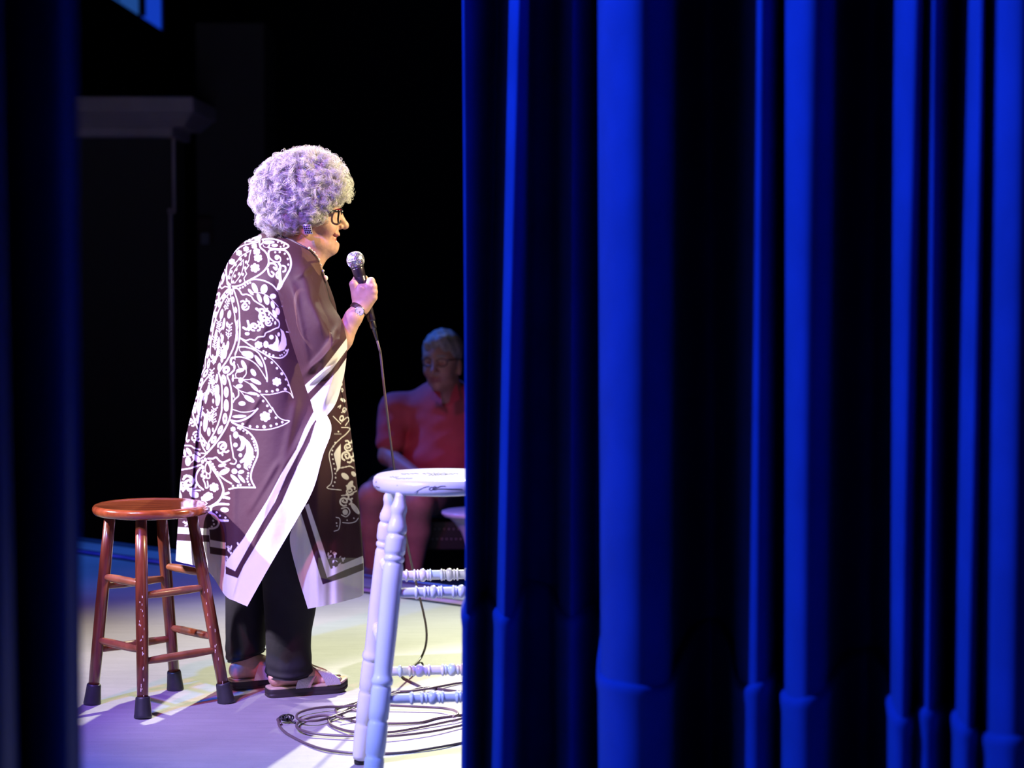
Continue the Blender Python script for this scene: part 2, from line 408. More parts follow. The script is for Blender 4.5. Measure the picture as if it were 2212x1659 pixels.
# ------------------------------------------------------------------ curtains
m_velvet = mat('blue_velvet', (0.040, 0.056, 0.27), rough=0.8, sheen=0.08, spec=.2, var=0.2, vscale=6, bump=0.04, bscale=400)
def curtain(name, label, plan, z1, hem_z, mv=None, drift=0.012, thick=.012, n=9, top_dx=None, seed=1):
    r = np.random.default_rng(seed)
    base = catmull(np.array([[(px - CX) / F * Y * 1.0, Y] for px, Y in plan]), n); m = len(base)
    tcoord = np.linspace(0, len(plan) - 1, m)
    hz_ = np.full(m, hem_z) if np.isscalar(hem_z) else np.interp(tcoord, *hem_z)
    zs = [hz_ * f + .012 * (1 - f) for f in np.linspace(0, 1, 10)] + [hz_ + (z1 - hz_) * f for f in np.linspace(0, 1, 26)[1:]]
    ph = r.uniform(0, 6.28, 6)
    def at(z):
        q = base.copy(); k = z / 3.0
        q[:, 0] += drift * (np.sin(tcoord * .9 + ph[0] + k * 2.2) * k + .5 * np.sin(tcoord * 1.7 + ph[1] + k * 4) * k)
        q[:, 1] += drift * (np.sin(tcoord * 1.1 + ph[2] + k * 2.6) * k)
        if top_dx is not None: q[:, 0] += np.interp(tcoord, top_dx[0], top_dx[1]) * z / 3.0
        return q
    def nrm(q):
        t = np.gradient(q, axis=0); nn = np.stack([t[:, 1], -t[:, 0]], 1); return nn / (np.linalg.norm(nn, axis=1)[:, None] + 1e-9)
    V = np.array([np.column_stack([at(z), z]) for z in zs])
    bk = np.array([np.column_stack([at(z) - nrm(at(z)) * thick * .4, z]) for z in zs])
    c = V[0].mean(0); root = thing(name, label, 'curtain', (c[0], c[1], 0), None)
    g = MB(); g.grid(V); g.grid(bk[:, ::-1])
    g.grid(np.stack([bk[:, 0], V[:, 0]], 1)); g.grid(np.stack([V[:, -1], bk[:, -1]], 1)); g.grid(np.stack([V[-1], bk[-1]], 0))
    g.build('drape', mv or m_velvet, root)
    # the doubled hem stands a little proud with a rolled top edge
    hz = [hz_ * 0 + .004, hz_ * .06, hz_ * .3, hz_ * .6, hz_ - .04, hz_ - .016, hz_ - .006, hz_ + .002, hz_ + .006]; ho = [.003, .004, .005, .005, .006, .009, .009, .005, -.002]
    H = np.array([np.column_stack([at(z) + nrm(at(z)) * o, z + .010 * np.sin(tcoord * 1.3 + ph[3]) * (z > .3)]) for z, o in zip(hz, ho)])
    g = MB(); g.grid(H); g.build('hem', mv or m_velvet, root, label='doubled hem band with a rolled top edge')
    return root
plan = [(1012, 4.80), (1002, 4.73), (998, 4.66), (1005, 4.63), (1022, 4.74), (1040, 4.84), (1052, 4.76), (1070, 4.60), (1092, 4.62), (1106, 4.80), (1125, 5.00), (1172, 5.03),
        (1204, 4.99), (1213, 4.80), (1234, 4.70), (1262, 4.80), (1288, 4.94), (1303, 4.74), (1301, 4.40), (1308, 4.16), (1345, 4.06), (1400, 4.05), (1444, 4.14), (1462, 4.40), (1500, 4.72),
        (1550, 4.78), (1588, 4.56), (1599, 4.26), (1612, 4.12), (1640, 4.07), (1668, 4.13), (1688, 4.30), (1697, 4.16), (1712, 4.00), (1748, 3.93), (1784, 3.98), (1800, 4.20), (1835, 4.46),
        (1890, 4.50), (1926, 4.24), (1934, 3.98), (1946, 3.86), (1966, 3.83), (1984, 3.93), (1998, 3.86), (2020, 3.82), (2044, 3.93), (2062, 4.10), (2074, 3.92), (2082, 3.74), (2104, 3.68), (2124, 3.80),
        (2134, 3.76), (2160, 3.64), (2215, 3.60), (2262, 3.70), (2290, 3.95), (2330, 4.05), (2365, 3.8), (2420, 3.6), (2500, 3.6), (2560, 3.85), (2640, 3.7), (2760, 3.5), (2900, 3.6)]
tk = list(range(len(plan)))
curtain('stage_curtain', 'deep blue velvet wing curtain hanging in heavy folds beside the white stool', plan, 3.6, ([0, 9, 13, 17, 63], [.560, .560, .545, .507, .507]), top_dx=([0, 3, 5, 7, 10, 12, 20, 60], [.012, .012, .058, .06, .05, .0, .0, .0]), seed=4)
planL = [(186, 2.60), (166, 2.56), (140, 2.50), (105, 2.49), (75, 2.56), (52, 2.50), (20, 2.30), (-20, 2.20), (-70, 2.26), (-110, 2.46), (-160, 2.50), (-210, 2.34), (-290, 2.30), (-340, 2.45), (-420, 2.40), (-520, 2.3), (-640, 2.4)]
curtain('stage_curtain', 'dark blue wing curtain in shadow at the near side of the wooden stool', [(x - 26, y) for x, y in planL[::-1]], 3.2, 0.42, drift=.03, seed=9)
# ================================================================== wooden stool
m_wood = mat('stool_wood', (0.20, 0.044, 0.016), rough=0.30, var=0.75, vscale=9, coat=0.6, stretch=(6, 6, .6), base2=(0.09, 0.019, 0.008), bump=.03, bscale=30)
m_seatw = mat('stool_seat_wood', (0.30, 0.072, 0.020), rough=0.16, var=0.6, vscale=7, coat=1.0, stretch=(1.2, 9, 1), base2=(0.16, 0.032, 0.010))
m_rung = mat('stool_rung_wood', (0.36, 0.12, 0.042), rough=0.36, var=0.5, vscale=14, coat=.3)
m_rub = mat('rubber_foot', (0.030, 0.030, 0.036), rough=.45, var=.3, vscale=40)
m_chip = mat('wood_chip', (0.75, 0.62, 0.50), rough=.8)
feet = {'L': G(199, 1521), 'F': G(309, 1551), 'R': G(489, 1518), 'B': G(379, 1490)}
fc = sum(feet.values()) / 4
sc = P(326, 1088.5, fc[1])
ws = thing('wooden_stool', 'round reddish-brown wooden stool with black rubber feet behind the woman', 'stool', fc)
SR = 126 * fc[1] / F
zt = sc[2]
prof = [(zt - .030, SR * .90), (zt - .028, SR * .955), (zt - .022, SR * .985), (zt - .014, SR), (zt - .007, SR * .992), (zt - .002, SR * .968), (zt, SR * .94), (zt - .0015, SR * .90), (zt - .003, SR * .6), (zt - .003, .002)]
MB().lathe((sc[0], sc[1], 0), (sc[0], sc[1], 1), prof, 72).build('seat', m_seatw, ws, label='glossy round seat with a worn rim')
tops = {k: np.array([sc[0], sc[1], zt - .024]) + np.array([*(0.60 * (f - fc)[:2]), 0]) for k, f in feet.items()}
for k in 'LFRB':
    a, b = feet[k], tops[k]
    MB().lathe(a + (b - a) * .03, b, [(0, .0165), (.25, .0178), (.5, .0185), (.75, .0182), (1, .0165)], 24).build('leg', m_wood, ws)
    d = (b - a) / np.linalg.norm(b - a)
    MB().lathe(a, a + d * .062, [(0, .0255), (.02, .0265), (.12, .0265), (.2, .0255), (.85, .0218), (.93, .0215), (1, .0200)], 28).build('rubber_foot', m_rub, ws, label='black rubber foot cap')
def onleg(k, t): return tops[k] + (feet[k] - tops[k]) * t
for (p, q, ts) in (('L', 'F', (.335, .665)), ('B', 'R', (.318, .655)), ('F', 'R', (.395, .722)), ('L', 'B', (.385, .715))):
    for t in ts:
        a, b = onleg(p, t), onleg(q, t)
        MB().lathe(a, b, [(0, .0085), (.12, .0105), (.3, .0122), (.7, .0122), (.88, .0105), (1, .0085)], 18).build('rung', m_rung, ws)
# worn chips on the front leg and the right leg
g = MB(); r = np.random.default_rng(3)
for k, cnt in (('F', 26), ('R', 12)):
    a, b = feet[k], tops[k]
    for i in range(cnt):
        t = r.uniform(.1, .62); c = a + (b - a) * t; an = r.uniform(-1.9, -1.0)
        c = c + np.array([math.cos(an), math.sin(an), 0]) * .0179
        g.box(c, (.0022 * r.uniform(.4, 1.2), .0016, r.uniform(.003, .012)), R=rotz(an + 1.57))
g.build('paint_chip', m_chip, ws, smooth=False)['kind'] = 'stuff'

# ================================================================== white turned stool
m_white = mat('white_paint', (0.80, 0.80, 0.82), rough=0.28, var=0.05, vscale=12, coat=.35, bump=.015, bscale=50)
m_ink = mat('marker_ink', (0.02, 0.02, 0.05), rough=.5)
BL = np.array([*P(777, 1662, 5.53)[:2], 0]); FL = np.array([*P(800, 1750, 5.127)[:2], 0])
sv = FL - BL; rt = np.array([-sv[1], sv[0], 0.0])
wf = {'BL': BL, 'FL': FL, 'BR': BL + rt, 'FR': FL + rt}; wc = sum(wf.values()) / 4
wsx = -0.183; wsy = 5.36; WZ = 0.792; WR = 0.172
wst = thing('white_stool', 'tall white painted stool with turned legs and scribbled signatures', 'stool', wc)
prof = [(WZ - .040, WR * .88), (WZ - .038, WR * .945), (WZ - .033, WR * .98), (WZ - .025, WR), (WZ - .014, WR), (WZ - .006, WR * .985), (WZ - .001, WR * .95), (WZ, WR * .90), (WZ, WR * .5), (WZ, .002)]
seat = MB().lathe((wsx, wsy, 0), (wsx, wsy, 1), prof, 80).build('seat', m_white, wst)
wt = {k: np.array([wsx, wsy, WZ - .034]) + np.array([*(0.55 * (f - wc)[:2]), 0]) for k, f in wf.items()}
LEG = [(0, .012), (.012, .0125), (.028, .0150), (.045, .0180), (.058, .0185), (.068, .0165), (.078, .0158), (.090, .0175), (.108, .0215), (.122, .0222), (.130, .0205), (.134, .0180), (.137, .0195), (.142, .0222), (.150, .0232),
       (.185, .0235), (.196, .0225), (.201, .0195), (.205, .0205), (.209, .0225), (.216, .0228), (.221, .0215), (.225, .0190), (.230, .0205), (.238, .0222), (.30, .0226), (.45, .0222), (.560, .0205), (.585, .0200), (.595, .0215), (.603, .0238), (.612, .0242), (.619, .0225), (.623, .0200),
       (.628, .0212), (.636, .0225), (.70, .0225), (.728, .0218), (.735, .0190), (.741, .0208), (.75, .0222), (.80, .0222), (.842, .0214), (.849, .0186), (.855, .0205), (.866, .0218), (.93, .0205), (.965, .0190), (.980, .0170)]
for k in ('BL', 'FL', 'BR', 'FR'):
    MB().lathe(wt[k], wf[k], [(t, r_ * (1.14 if t > .03 else 1.0)) for t, r_ in LEG], 30).build('leg', m_white, wst)
    MB().lathe(wf[k], wf[k] + np.array([0, 0, .016]), [(0, .013), (.2, .015), (.8, .015), (1, .013)], 20).build('glide', m_black, wst, label='dark foot glide')
def bead(c, wd, h): return [(c - wd, .0), (c - wd * .55, h * .8), (c, h), (c + wd * .55, h * .8), (c + wd, .0)]
def rung_profile():
    base = lambda t: .0088 + .0034 * min(1, min(t, 1 - t) / .12)
    add = []
    for c, wd, h in ((.225, .012, .0045), (.300, .011, .0042), (.330, .008, .003), (.375, .026, .0050), (.425, .008, .003), (.447, .010, .0042), (.553, .010, .0042), (.575, .008, .003), (.625, .026, .0050), (.670, .008, .003), (.700, .011, .0042), (.775, .012, .0045)):
        add.append((c, wd, h))
    ts = np.linspace(0, 1, 181); out = []
    for t in ts:
        r = base(t)
        for c, wd, h in add:
            x = (t - c) / wd
            if abs(x) < 1: r += h * math.sqrt(1 - x * x)
        out.append((float(t), r))
    return out
RP = rung_profile()
def onl(k, t): return wt[k] + (wf[k] - wt[k]) * t
for (p, q) in (('BL', 'BR'), ('FL', 'FR')):
    for t in (.325, .667): MB().lathe(onl(p, t), onl(q, t), RP, 18).build('rung', m_white, wst)
for (p, q) in (('BL', 'FL'), ('BR', 'FR')):
    for t in (.27, .50): MB().lathe(onl(p, t), onl(q, t), RP, 18).build('rung', m_white, wst)
# signatures in marker pen on the rim and on the top
def rim_pt(px, py):
    d = ray(px, py); o = np.array([0, 0, HC]); a = d[0] ** 2 + d[1] ** 2; R = WR + .0006
    b = 2 * (d[0] * (o[0] - wsx) + d[1] * (o[1] - wsy)); c = (o[0] - wsx) ** 2 + (o[1] - wsy) ** 2 - R * R
    t = (-b - math.sqrt(max(b * b - 4 * a * c, 0))) / (2 * a); return o + d * t
Z1 = lambda X, Y: (740 + X / 4.879, 980 + Y / 4.879)
strokes = [[(760, 412), (800, 385), (850, 360), (885, 348), (915, 345)], [(945, 350), (920, 360), (912, 378), (930, 385), (960, 370), (985, 352), (970, 345), (950, 362), (960, 380), (1000, 372), (1060, 370), (1140, 372), (1220, 372), (1262, 376)],
           [(985, 362), (1010, 350), (1040, 342), (1085, 342)], [(350, 300), (356, 296)], [(334, 340), (342, 352), (338, 362)], [(350, 352), (362, 345), (368, 358), (380, 352), (392, 362)], [(345, 362), (358, 366)], [(574, 330), (576, 336)]]
for s_ in strokes:
    pts = [rim_pt(*Z1(*q)) for q in s_]
    MB().tube(catmull(pts, 5) if len(pts) > 2 else pts, .0007, 5).build('signature', m_ink, seat, label='dark marker signature stroke')
top = []
r = np.random.default_rng(11)
for row, (X0, X1, Yc, sl) in enumerate(((905, 1220, 228, -.06), (845, 1100, 210, 0.0), (500, 590, 246, 0.02), (620, 800, 215, -.03), (560, 740, 262, .0))):
    n = int((X1 - X0) / 9); xs_ = np.linspace(X0, X1, n); ys_ = Yc + (xs_ - X0) * sl + r.uniform(-6, 6, n) * (1 if row < 3 else .5)
    top.append([G(*Z1(x, y), WZ + .0005) for x, y in zip(xs_, ys_)])
for t_ in top: MB().tube(catmull(t_, 3), .0008, 4).build('signature', m_ink, seat, label='dark marker scribble')

# ================================================================== pedestal side table half hidden by the curtain
TY = 8.90; tc_ = P(1030, 1103, TY); tr_ = (1030 - 953) * TY / F; zf = -.35
tb = thing('side_table', 'small white pedestal table with a trumpet stem beside the seated person', 'table', (tc_[0], tc_[1], zf))
zt2 = tc_[2]
MB().lathe((tc_[0], tc_[1], 0), (tc_[0], tc_[1], 1), [(zt2 - .026, tr_ * .80), (zt2 - .022, tr_ * .93), (zt2 - .010, tr_), (zt2 - .002, tr_ * .99), (zt2, tr_ * .95), (zt2, .002)], 48).build('table_top', m_white, tb)
MB().lathe((tc_[0], tc_[1], 0), (tc_[0], tc_[1], 1), [(zf, .16), (zf + .012, .15), (zf + .05, .08), (zf + .12, .035), (zf + .25, .025), (zt2 - .24, .028), (zt2 - .15, tr_ * .30), (zt2 - .09, tr_ * .45), (zt2 - .05, tr_ * .64), (zt2 - .024, tr_ * .82)], 40).build('stem', m_white, tb)

# ================================================================== microphone, its cable
m_grille = mat('grille_steel', (0.62, 0.62, 0.66), rough=0.28, metal=0.9)
m_mic = mat('mic_body', (0.045, 0.032, 0.045), rough=0.28, metal=0.5, coat=.3)
m_cable = mat('cable_rubber', (0.13, 0.095, 0.095), rough=0.36, spec=.6)
MY = 6.39
mg = P(768, 562, MY); mb = P(803.5, 694, MY); md = (mb - mg) / np.linalg.norm(mb - mg)
mic = thing('microphone', 'handheld microphone with silver mesh grille in the raised hand', 'microphone', mg)
k = MY / F
def ml(name, t0, t1, prof, m, parent=mic, n=32, label=None):
    return MB().lathe(mg + md * t0, mg + md * t1, prof, n).build(name, m, parent, label=label)
RG = 18.8 * k
hs = [(math.cos(a), math.sin(a)) for a in np.linspace(0.08, 2.42, 24)]
gr = ml('grille', -RG, RG, [((1 - c) / 2, RG * s_ * (1 if c > -.05 else (.96 + .04 * s_))) for c, s_ in hs], m_grille, label='silver wire mesh grille')
ml('grille_band', -.0015, .0035, [(0, RG * .99), (.15, RG * 1.035), (.85, RG * 1.035), (1, RG * .99)], m_grille, gr)
# wire mesh: two sets of spiral wires over the ball
g = MB()
uu = np.cross(md, [0, 0, 1.0]); uu /= np.linalg.norm(uu); vv = np.cross(md, uu)
for sg in (-1, 1):
    for i in range(22):
        th = np.linspace(.25, 2.35, 26); ph = i * 2 * math.pi / 22 + sg * th * .9
        g.tube([mg + RG * 1.012 * (-md * math.cos(a) + math.sin(a) * (uu * math.cos(b) + vv * math.sin(b))) for a, b in zip(th, ph)], .0007, 4)
g.build('mesh_wire', m_grille, gr)
ml('collar', RG * .62, RG * .62 + .008, [(0, RG * .70), (.1, RG * .78), (.5, RG * .78), (.9, RG * .74), (1, RG * .70)], mat('collar_grey', (.12, .11, .13), rough=.3, metal=.7))
L_ = np.linalg.norm(mb - mg)
ml('handle', RG * .62 + .0075, L_, [(0, RG * .70), (.02, RG * .72), (.16, RG * .67), (.165, RG * .655), (.17, RG * .67), (.5, RG * .56), (.9, RG * .46), (.97, RG * .45), (1, RG * .40)], m_mic)
ml('plug', L_ - .004, L_ + .062, [(0, .0092), (.05, .0098), (.35, .0098), (.40, .0090), (.42, .0072), (.6, .0066), (.95, .0046), (1, .0036)], mat('plug_metal', (.12, .11, .11), rough=.25, metal=.9), label='cable plug under the hand')

cstart = mg + md * (L_ + .060)
hang = [cstart, cstart + md * .03] + [P(x, y, yy) for x, y, yy in ((822, 765, 6.42), (829, 830, 6.44), (836, 890, 6.47), (844, 955, 6.51), (852, 1015, 6.55), (866, 1100, 6.62), (880, 1175, 6.69), (893, 1235, 6.77), (905, 1284, 6.85), (915, 1325, 6.90), (921, 1360, 6.94), (920, 1392, 6.95), (910, 1420, 6.95))]
CR = .0038
hang += [G(x, y, CR) for x, y in ((894, 1438), (878, 1447), (868, 1454), (872, 1464), (890, 1474), (906, 1482), (916, 1490), (912, 1503))]
K4 = lambda X, Y, z=CR: G(560 + X / 4.916, 1420 + Y / 4.916, z)
loops = [
    [(1710, 400), (1650, 420), (1500, 440), (1400, 400), (1600, 352), (1730, 322), (1850, 330), (2000, 352), (2160, 366), (2350, 380), (2480, 420), (2450, 520), (2300, 590), (2140, 612), (1900, 650), (1700, 690), (1360, 702), (1050, 688), (950, 662), (870, 620), (830, 590), (812, 560), (860, 530), (960, 500), (1070, 470)],
    [(1070, 470), (1200, 420), (1400, 372), (1600, 358), (1800, 330), (1950, 302), (2140, 268), (2330, 260), (2480, 330), (2520, 450), (2430, 560), (2140, 650), (2000, 680), (1700, 742), (1380, 792), (1040, 792), (900, 772), (770, 722), (735, 668), (770, 630), (850, 600), (960, 540), (1075, 478), (1250, 430)],
    [(1250, 430), (1400, 395), (1560, 402), (1750, 380), (1960, 382), (2160, 372), (2400, 400), (2560, 500), (2500, 620), (2140, 722), (1800, 790), (1350, 838), (1000, 834), (700, 822), (500, 790), (400, 742), (420, 690), (520, 645), (680, 618), (820, 628), (880, 650)],
    [(880, 650), (1000, 640), (1100, 600), (1000, 560), (900, 588), (750, 640), (600, 672), (450, 668), (395, 632), (430, 585), (560, 545), (720, 525), (840, 525), (1000, 515), (1250, 505), (1600, 520), (1900, 535), (2060, 560), (2110, 600), (2060, 630)],
    [(230, 715), (196, 672), (205, 650), (245, 640)],
    [(205, 660), (210, 720), (260, 782), (340, 842), (480, 912), (700, 980), (1020, 1018), (1330, 1028), (1600, 1002), (1900, 952), (2140, 908), (2400, 850), (2620, 740), (2640, 600), (2500, 480)],
]
g = MB()
g.tube(catmull(hang, 8), CR, 10)
z = CR
for i, lp in enumerate(loops):
    zz = CR + .0035 * i if i < 4 else CR
    pts = [K4(X, Y, zz + .002 * math.sin(j * 1.7 + i)) for j, (X, Y) in enumerate(lp)]
    pts = [np.array([p[0], p[1], max(p[2], CR)]) for p in pts]
    g.tube(catmull(pts, 8), CR, 10)
cab = g.build('microphone_cable', m_cable); tag(cab, 'long dark microphone cable hanging down and coiled on the stage floor', 'cable')
g = MB(); kc = K4(285, 655, .012)
for i in range(5):
    a = np.linspace(0, 2 * math.pi, 18, endpoint=False); Rm = rotz(i * 1.1) @ rotx(.5 + .35 * i)
    g.tube([kc + Rm @ np.array([(.013 + .002 * i) * math.cos(t), .009 * math.sin(t), 0]) + np.array([.003 * (i - 2), 0, .004]) for t in a], .0024, 8, closed=True)
g.tube(catmull([kc + np.array([0, 0, .003]), kc + np.array([.015, -.004, -.004]), kc + np.array([.028, -.010, -.010])], 6), .0026, 8)
g.build('cable_tie', mat('tie_black', (.015, .015, .015), rough=.5), cab, label='black knotted tie on the coil')
# ================================================================== the printed motif of the kimono
# traced as strokes, blobs and bands in photograph pixels; evaluated per vertex of the cloth
PR = []       # (kind, data, width)
def zone(x0, y0, s): return lambda q: np.array([[x0 + a / s, y0 + b / s] for a, b in q])
za, zb_, zc_, zd = zone(380, 500, 8.508), zone(380, 690, 8.508), zone(380, 880, 8.508), zone(370, 1060, 8.508)
r5, r6 = zone(360, 800, 5.027), zone(360, 1080, 4.809)
def st(z, pts, wd=2.0, smooth=True):
    q = z(pts); PR.append(('s', catmull(q, 5) if smooth and len(q) > 2 else q, wd))
def el(z, x, y, rx, ry, rot=0, ring=0.0, s=8.508):
    c = z([(x, y)])[0]; PR.append(('e', (c, rx / s, ry / s, math.radians(rot)), ring / s))
def dots(z, pts, r=20, s=8.508):
    for x, y in pts: el(z, x, y, r, r, s=s)
def flower(z, x, y, r, s=8.508, n=6):
    r = r * .88
    el(z, x, y, r * .62, r * .55, s=s)
    for i in range(n):
        a = i * 2 * math.pi / n + .4; el(z, x + math.cos(a) * r * .62, y + math.sin(a) * r * .58, r * .34, r * .34, s=s)
def scroll(z, x, y, r, rot=0, s=8.508):
    ca, sa = math.cos(math.radians(rot)), math.sin(math.radians(rot))
    T = lambda q: [(x + r * (a * ca - b * sa), y + r * (a * sa + b * ca)) for a, b in q]
    wd = r / s * .26
    st(z, T([(.15, .1), (.35, -.15), (.1, -.4), (-.35, -.3), (-.55, .1), (-.35, .55), (.1, .7), (.55, .5), (.7, .1)]), wd)
    st(z, T([(-.2, -.35), (0, -.7), (.35, -.95), (.75, -.8), (.8, -.45)]), wd)
    st(z, T([(0, -.65), (-.35, -.95), (-.75, -.8)]), wd); st(z, T([(.1, .2), (-.15, .3), (-.2, .05)]), wd * .8)
    st(z, T([(.3, -.9), (.25, -1.25)]), wd)
def poly(z, pts, val=1.0): PR.append(('p', z(pts), val))
def leaf(z, x0, y0, x1, y1, wd, s=8.508):
    cx, cy = (x0 + x1) / 2, (y0 + y1) / 2; l = math.hypot(x1 - x0, y1 - y0) / 2
    el(z, cx, cy, l, wd, math.degrees(math.atan2(y1 - y0, x1 - x0)), s=s)
# --- shoulders and upper back
st(za, [(935, 830), (930, 690), (960, 540), (1060, 390), (1200, 275), (1340, 230), (1480, 205), (1540, 170)], 2.0)
st(za, [(1540, 160), (1535, 220), (1560, 300), (1640, 370), (1695, 470), (1700, 590), (1640, 700), (1540, 790), (1400, 870), (1270, 940)], 3.2)
st(za, [(1300, 180), (1400, 190), (1500, 160), (1560, 110), (1540, 60), (1450, 55), (1370, 95), (1290, 140), (1270, 210)], 2.6); el(za, 1480, 110, 60, 45); el(za, 1380, 135, 55, 26, -25, 14)
st(za, [(1590, 150), (1680, 135), (1800, 140), (1930, 180), (2040, 235), (2070, 275), (2010, 310), (1900, 325), (1780, 315), (1700, 290), (1720, 255)], 3.2)
st(za, [(1560, 240), (1600, 200), (1600, 150)], 2.4); el(za, 1690, 200, 85, 36); el(za, 1730, 195, 80, 28); el(za, 1815, 255, 56, 28); st(za, [(1600, 240), (1620, 280), (1680, 295)], .9)
dots(za, [(1875, 195), (1945, 212), (1990, 240), (1980, 265), (1925, 283)], 15)
st(za, [(1700, 400), (1720, 350), (1790, 330), (1900, 335), (2000, 345), (2080, 430), (2115, 560), (2100, 680), (2040, 800), (1970, 920), (1930, 1000), (1880, 1060)], 3.8)
st(za, [(1705, 400), (1720, 480), (1790, 545), (1870, 565), (1920, 540), (1915, 480), (1880, 445)], 2.6); el(za, 1855, 475, 40, 46)
dots(za, [(1825, 382), (1908, 378), (2000, 408), (2055, 505), (2065, 608)], 18)
st(za, [(1690, 640), (1720, 590), (1800, 590), (1850, 640), (1840, 700), (1800, 660)], 4.0); st(za, [(1690, 690), (1710, 780), (1770, 830), (1800, 780), (1760, 740)], 3.6)
st(za, [(1890, 580), (1920, 640), (1900, 720), (1850, 780), (1860, 840), (1900, 860)], 4.6); st(za, [(1960, 630), (2010, 650), (2010, 720), (1970, 740)], 3.4)
st(za, [(1900, 700), (1910, 820), (1920, 930), (1890, 1050)], 6.0); poly(za, [(1850, 1060), (1880, 960), (1960, 940), (1950, 1010), (1890, 1080)])
for x, y, r_ in ((1160, 395, 66), (1290, 320, 62), (1440, 270, 62), (1485, 370, 78), (1510, 485, 92), (1455, 670, 105), (1030, 555, 68)): flower(za, x, y, r_)
st(za, [(1010, 985), (940, 910), (955, 830), (980, 800), (1000, 700), (1050, 650), (1080, 590), (1140, 530), (1180, 470), (1250, 420), (1380, 345), (1350, 450), (1345, 520), (1310, 600), (1340, 620), (1270, 720), (1300, 780), (1250, 860), (1270, 930), (1200, 980), (1070, 1010)], 1.5, False)
st(za, [(1020, 950), (1030, 830), (1080, 720), (1150, 620), (1240, 520), (1240, 640), (1210, 760), (1150, 860), (1080, 950)], 1.2, False)
for q in ((985, 850), (1020, 740), (1095, 610), (1190, 510), (1280, 440), (1290, 560), (1270, 670), (1230, 790), (1180, 910), (1050, 930), (1190, 600), (1160, 780), (1110, 700), (1080, 820)): el(za, *q, 19, 26, 20)
st(za, [(1040, 1010), (1130, 1005), (1250, 960), (1330, 905), (1430, 880), (1560, 890), (1680, 930), (1780, 990), (1850, 1070), (1920, 1150), (1970, 1230)], 2.8)
dots(za, [(1180, 1042), (1230, 1022), (1275, 990), (1320, 955), (1365, 940)], 18)
leaf(za, 1410, 950, 1490, 1130, 44); leaf(za, 1640, 975, 1600, 1140, 62); leaf(za, 1330, 1060, 1420, 1165, 26); leaf(za, 1500, 1140, 1565, 1305, 36); leaf(za, 1640, 1170, 1690, 1345, 48); el(za, 1785, 1190, 56, 46)
leaf(za, 1760, 1280, 1800, 1420, 34); leaf(za, 1860, 1400, 1880, 1530, 40); leaf(za, 1780, 1440, 1850, 1580, 30)
st(za, [(1400, 1120), (1560, 1130), (1700, 1190), (1800, 1290), (1880, 1380)], 1.0); dots(za, [(1950, 1283), (1960, 1372)], 16)
st(za, [(1050, 1040), (1130, 1050), (1180, 1100), (1220, 1160), (1300, 1155), (1380, 1190), (1430, 1260), (1500, 1310), (1600, 1370), (1650, 1430), (1720, 1480), (1800, 1560), (1890, 1660)], 2.4)
# pinch point and almond chain, left flank
for q in ([(1000, 1040), (940, 960), (930, 830), (900, 700), (850, 690)], [(1000, 1030), (900, 1010), (840, 1050), (790, 980)], [(990, 1010), (960, 940)]): st(za, q, 1.8, False)
leaf(za, 870, 760, 850, 870, 16); leaf(za, 900, 790, 850, 960, 14); leaf(za, 780, 860, 800, 960, 20); leaf(za, 760, 960, 745, 1030, 10); st(za, [(780, 1040), (830, 960), (870, 880)], 2.0)
st(za, [(720, 1180), (770, 1150), (790, 1190), (770, 1260), (700, 1280)], 3.0); st(za, [(690, 1300), (740, 1290), (740, 1340), (690, 1360)], 2.6); el(za, 790, 1150, 24, 34)
st(za, [(1000, 1020), (900, 1120), (800, 1270), (720, 1440), (670, 1660)], 2.0); st(za, [(990, 1130), (880, 1250), (800, 1420), (740, 1560), (720, 1660)], 2.0)
st(za, [(1050, 1040), (1090, 1150), (1140, 1320), (1165, 1480), (1170, 1660)], 2.4); st(za, [(985, 1100), (1020, 1250), (1050, 1400), (1080, 1540), (1090, 1660)], 1.8)
for x, y, a in ((960, 1095, 40), (880, 1200, 30), (805, 1340, 22), (730, 1530, 14), (1025, 1110, -8), (1052, 1250, -10), (1098, 1440, -8)): el(za, x, y, 24, 52, a, 16)
scroll(za, 1270, 1370, 100); scroll(za, 1600, 1550, 120, 20); st(za, [(1480, 1420), (1540, 1470), (1560, 1560), (1600, 1640)], 5)
el(za, 980, 1525, 32, 72, 8); el(za, 840, 1520, 30, 90, 10); st(za, [(700, 1480), (660, 1600), (640, 1660)], 1.6)
def sprig(z, x0, y0, x1, y1, n=7, l=60, wd=.9, s=8.508, seed=0):
    r_ = random.Random(seed + int(x0)); st(z, [(x0, y0), ((x0 + x1) / 2 + r_.uniform(-15, 15), (y0 + y1) / 2), (x1, y1)], wd)
    ang = math.atan2(y1 - y0, x1 - x0)
    for i in range(n):
        t = (i + .5) / n; x = x0 + (x1 - x0) * t; y = y0 + (y1 - y0) * t
        for sg in (-1, 1):
            a = ang + sg * r_.uniform(.6, 1.0); ll = l * r_.uniform(.6, 1.1)
            st(z, [(x, y), (x + ll * math.cos(a), y + ll * math.sin(a))], wd, False); el(z, x + ll * math.cos(a), y + ll * math.sin(a), 11, 11, s=s)
sprig(za, 900, 1450, 970, 1230, 5, 50)
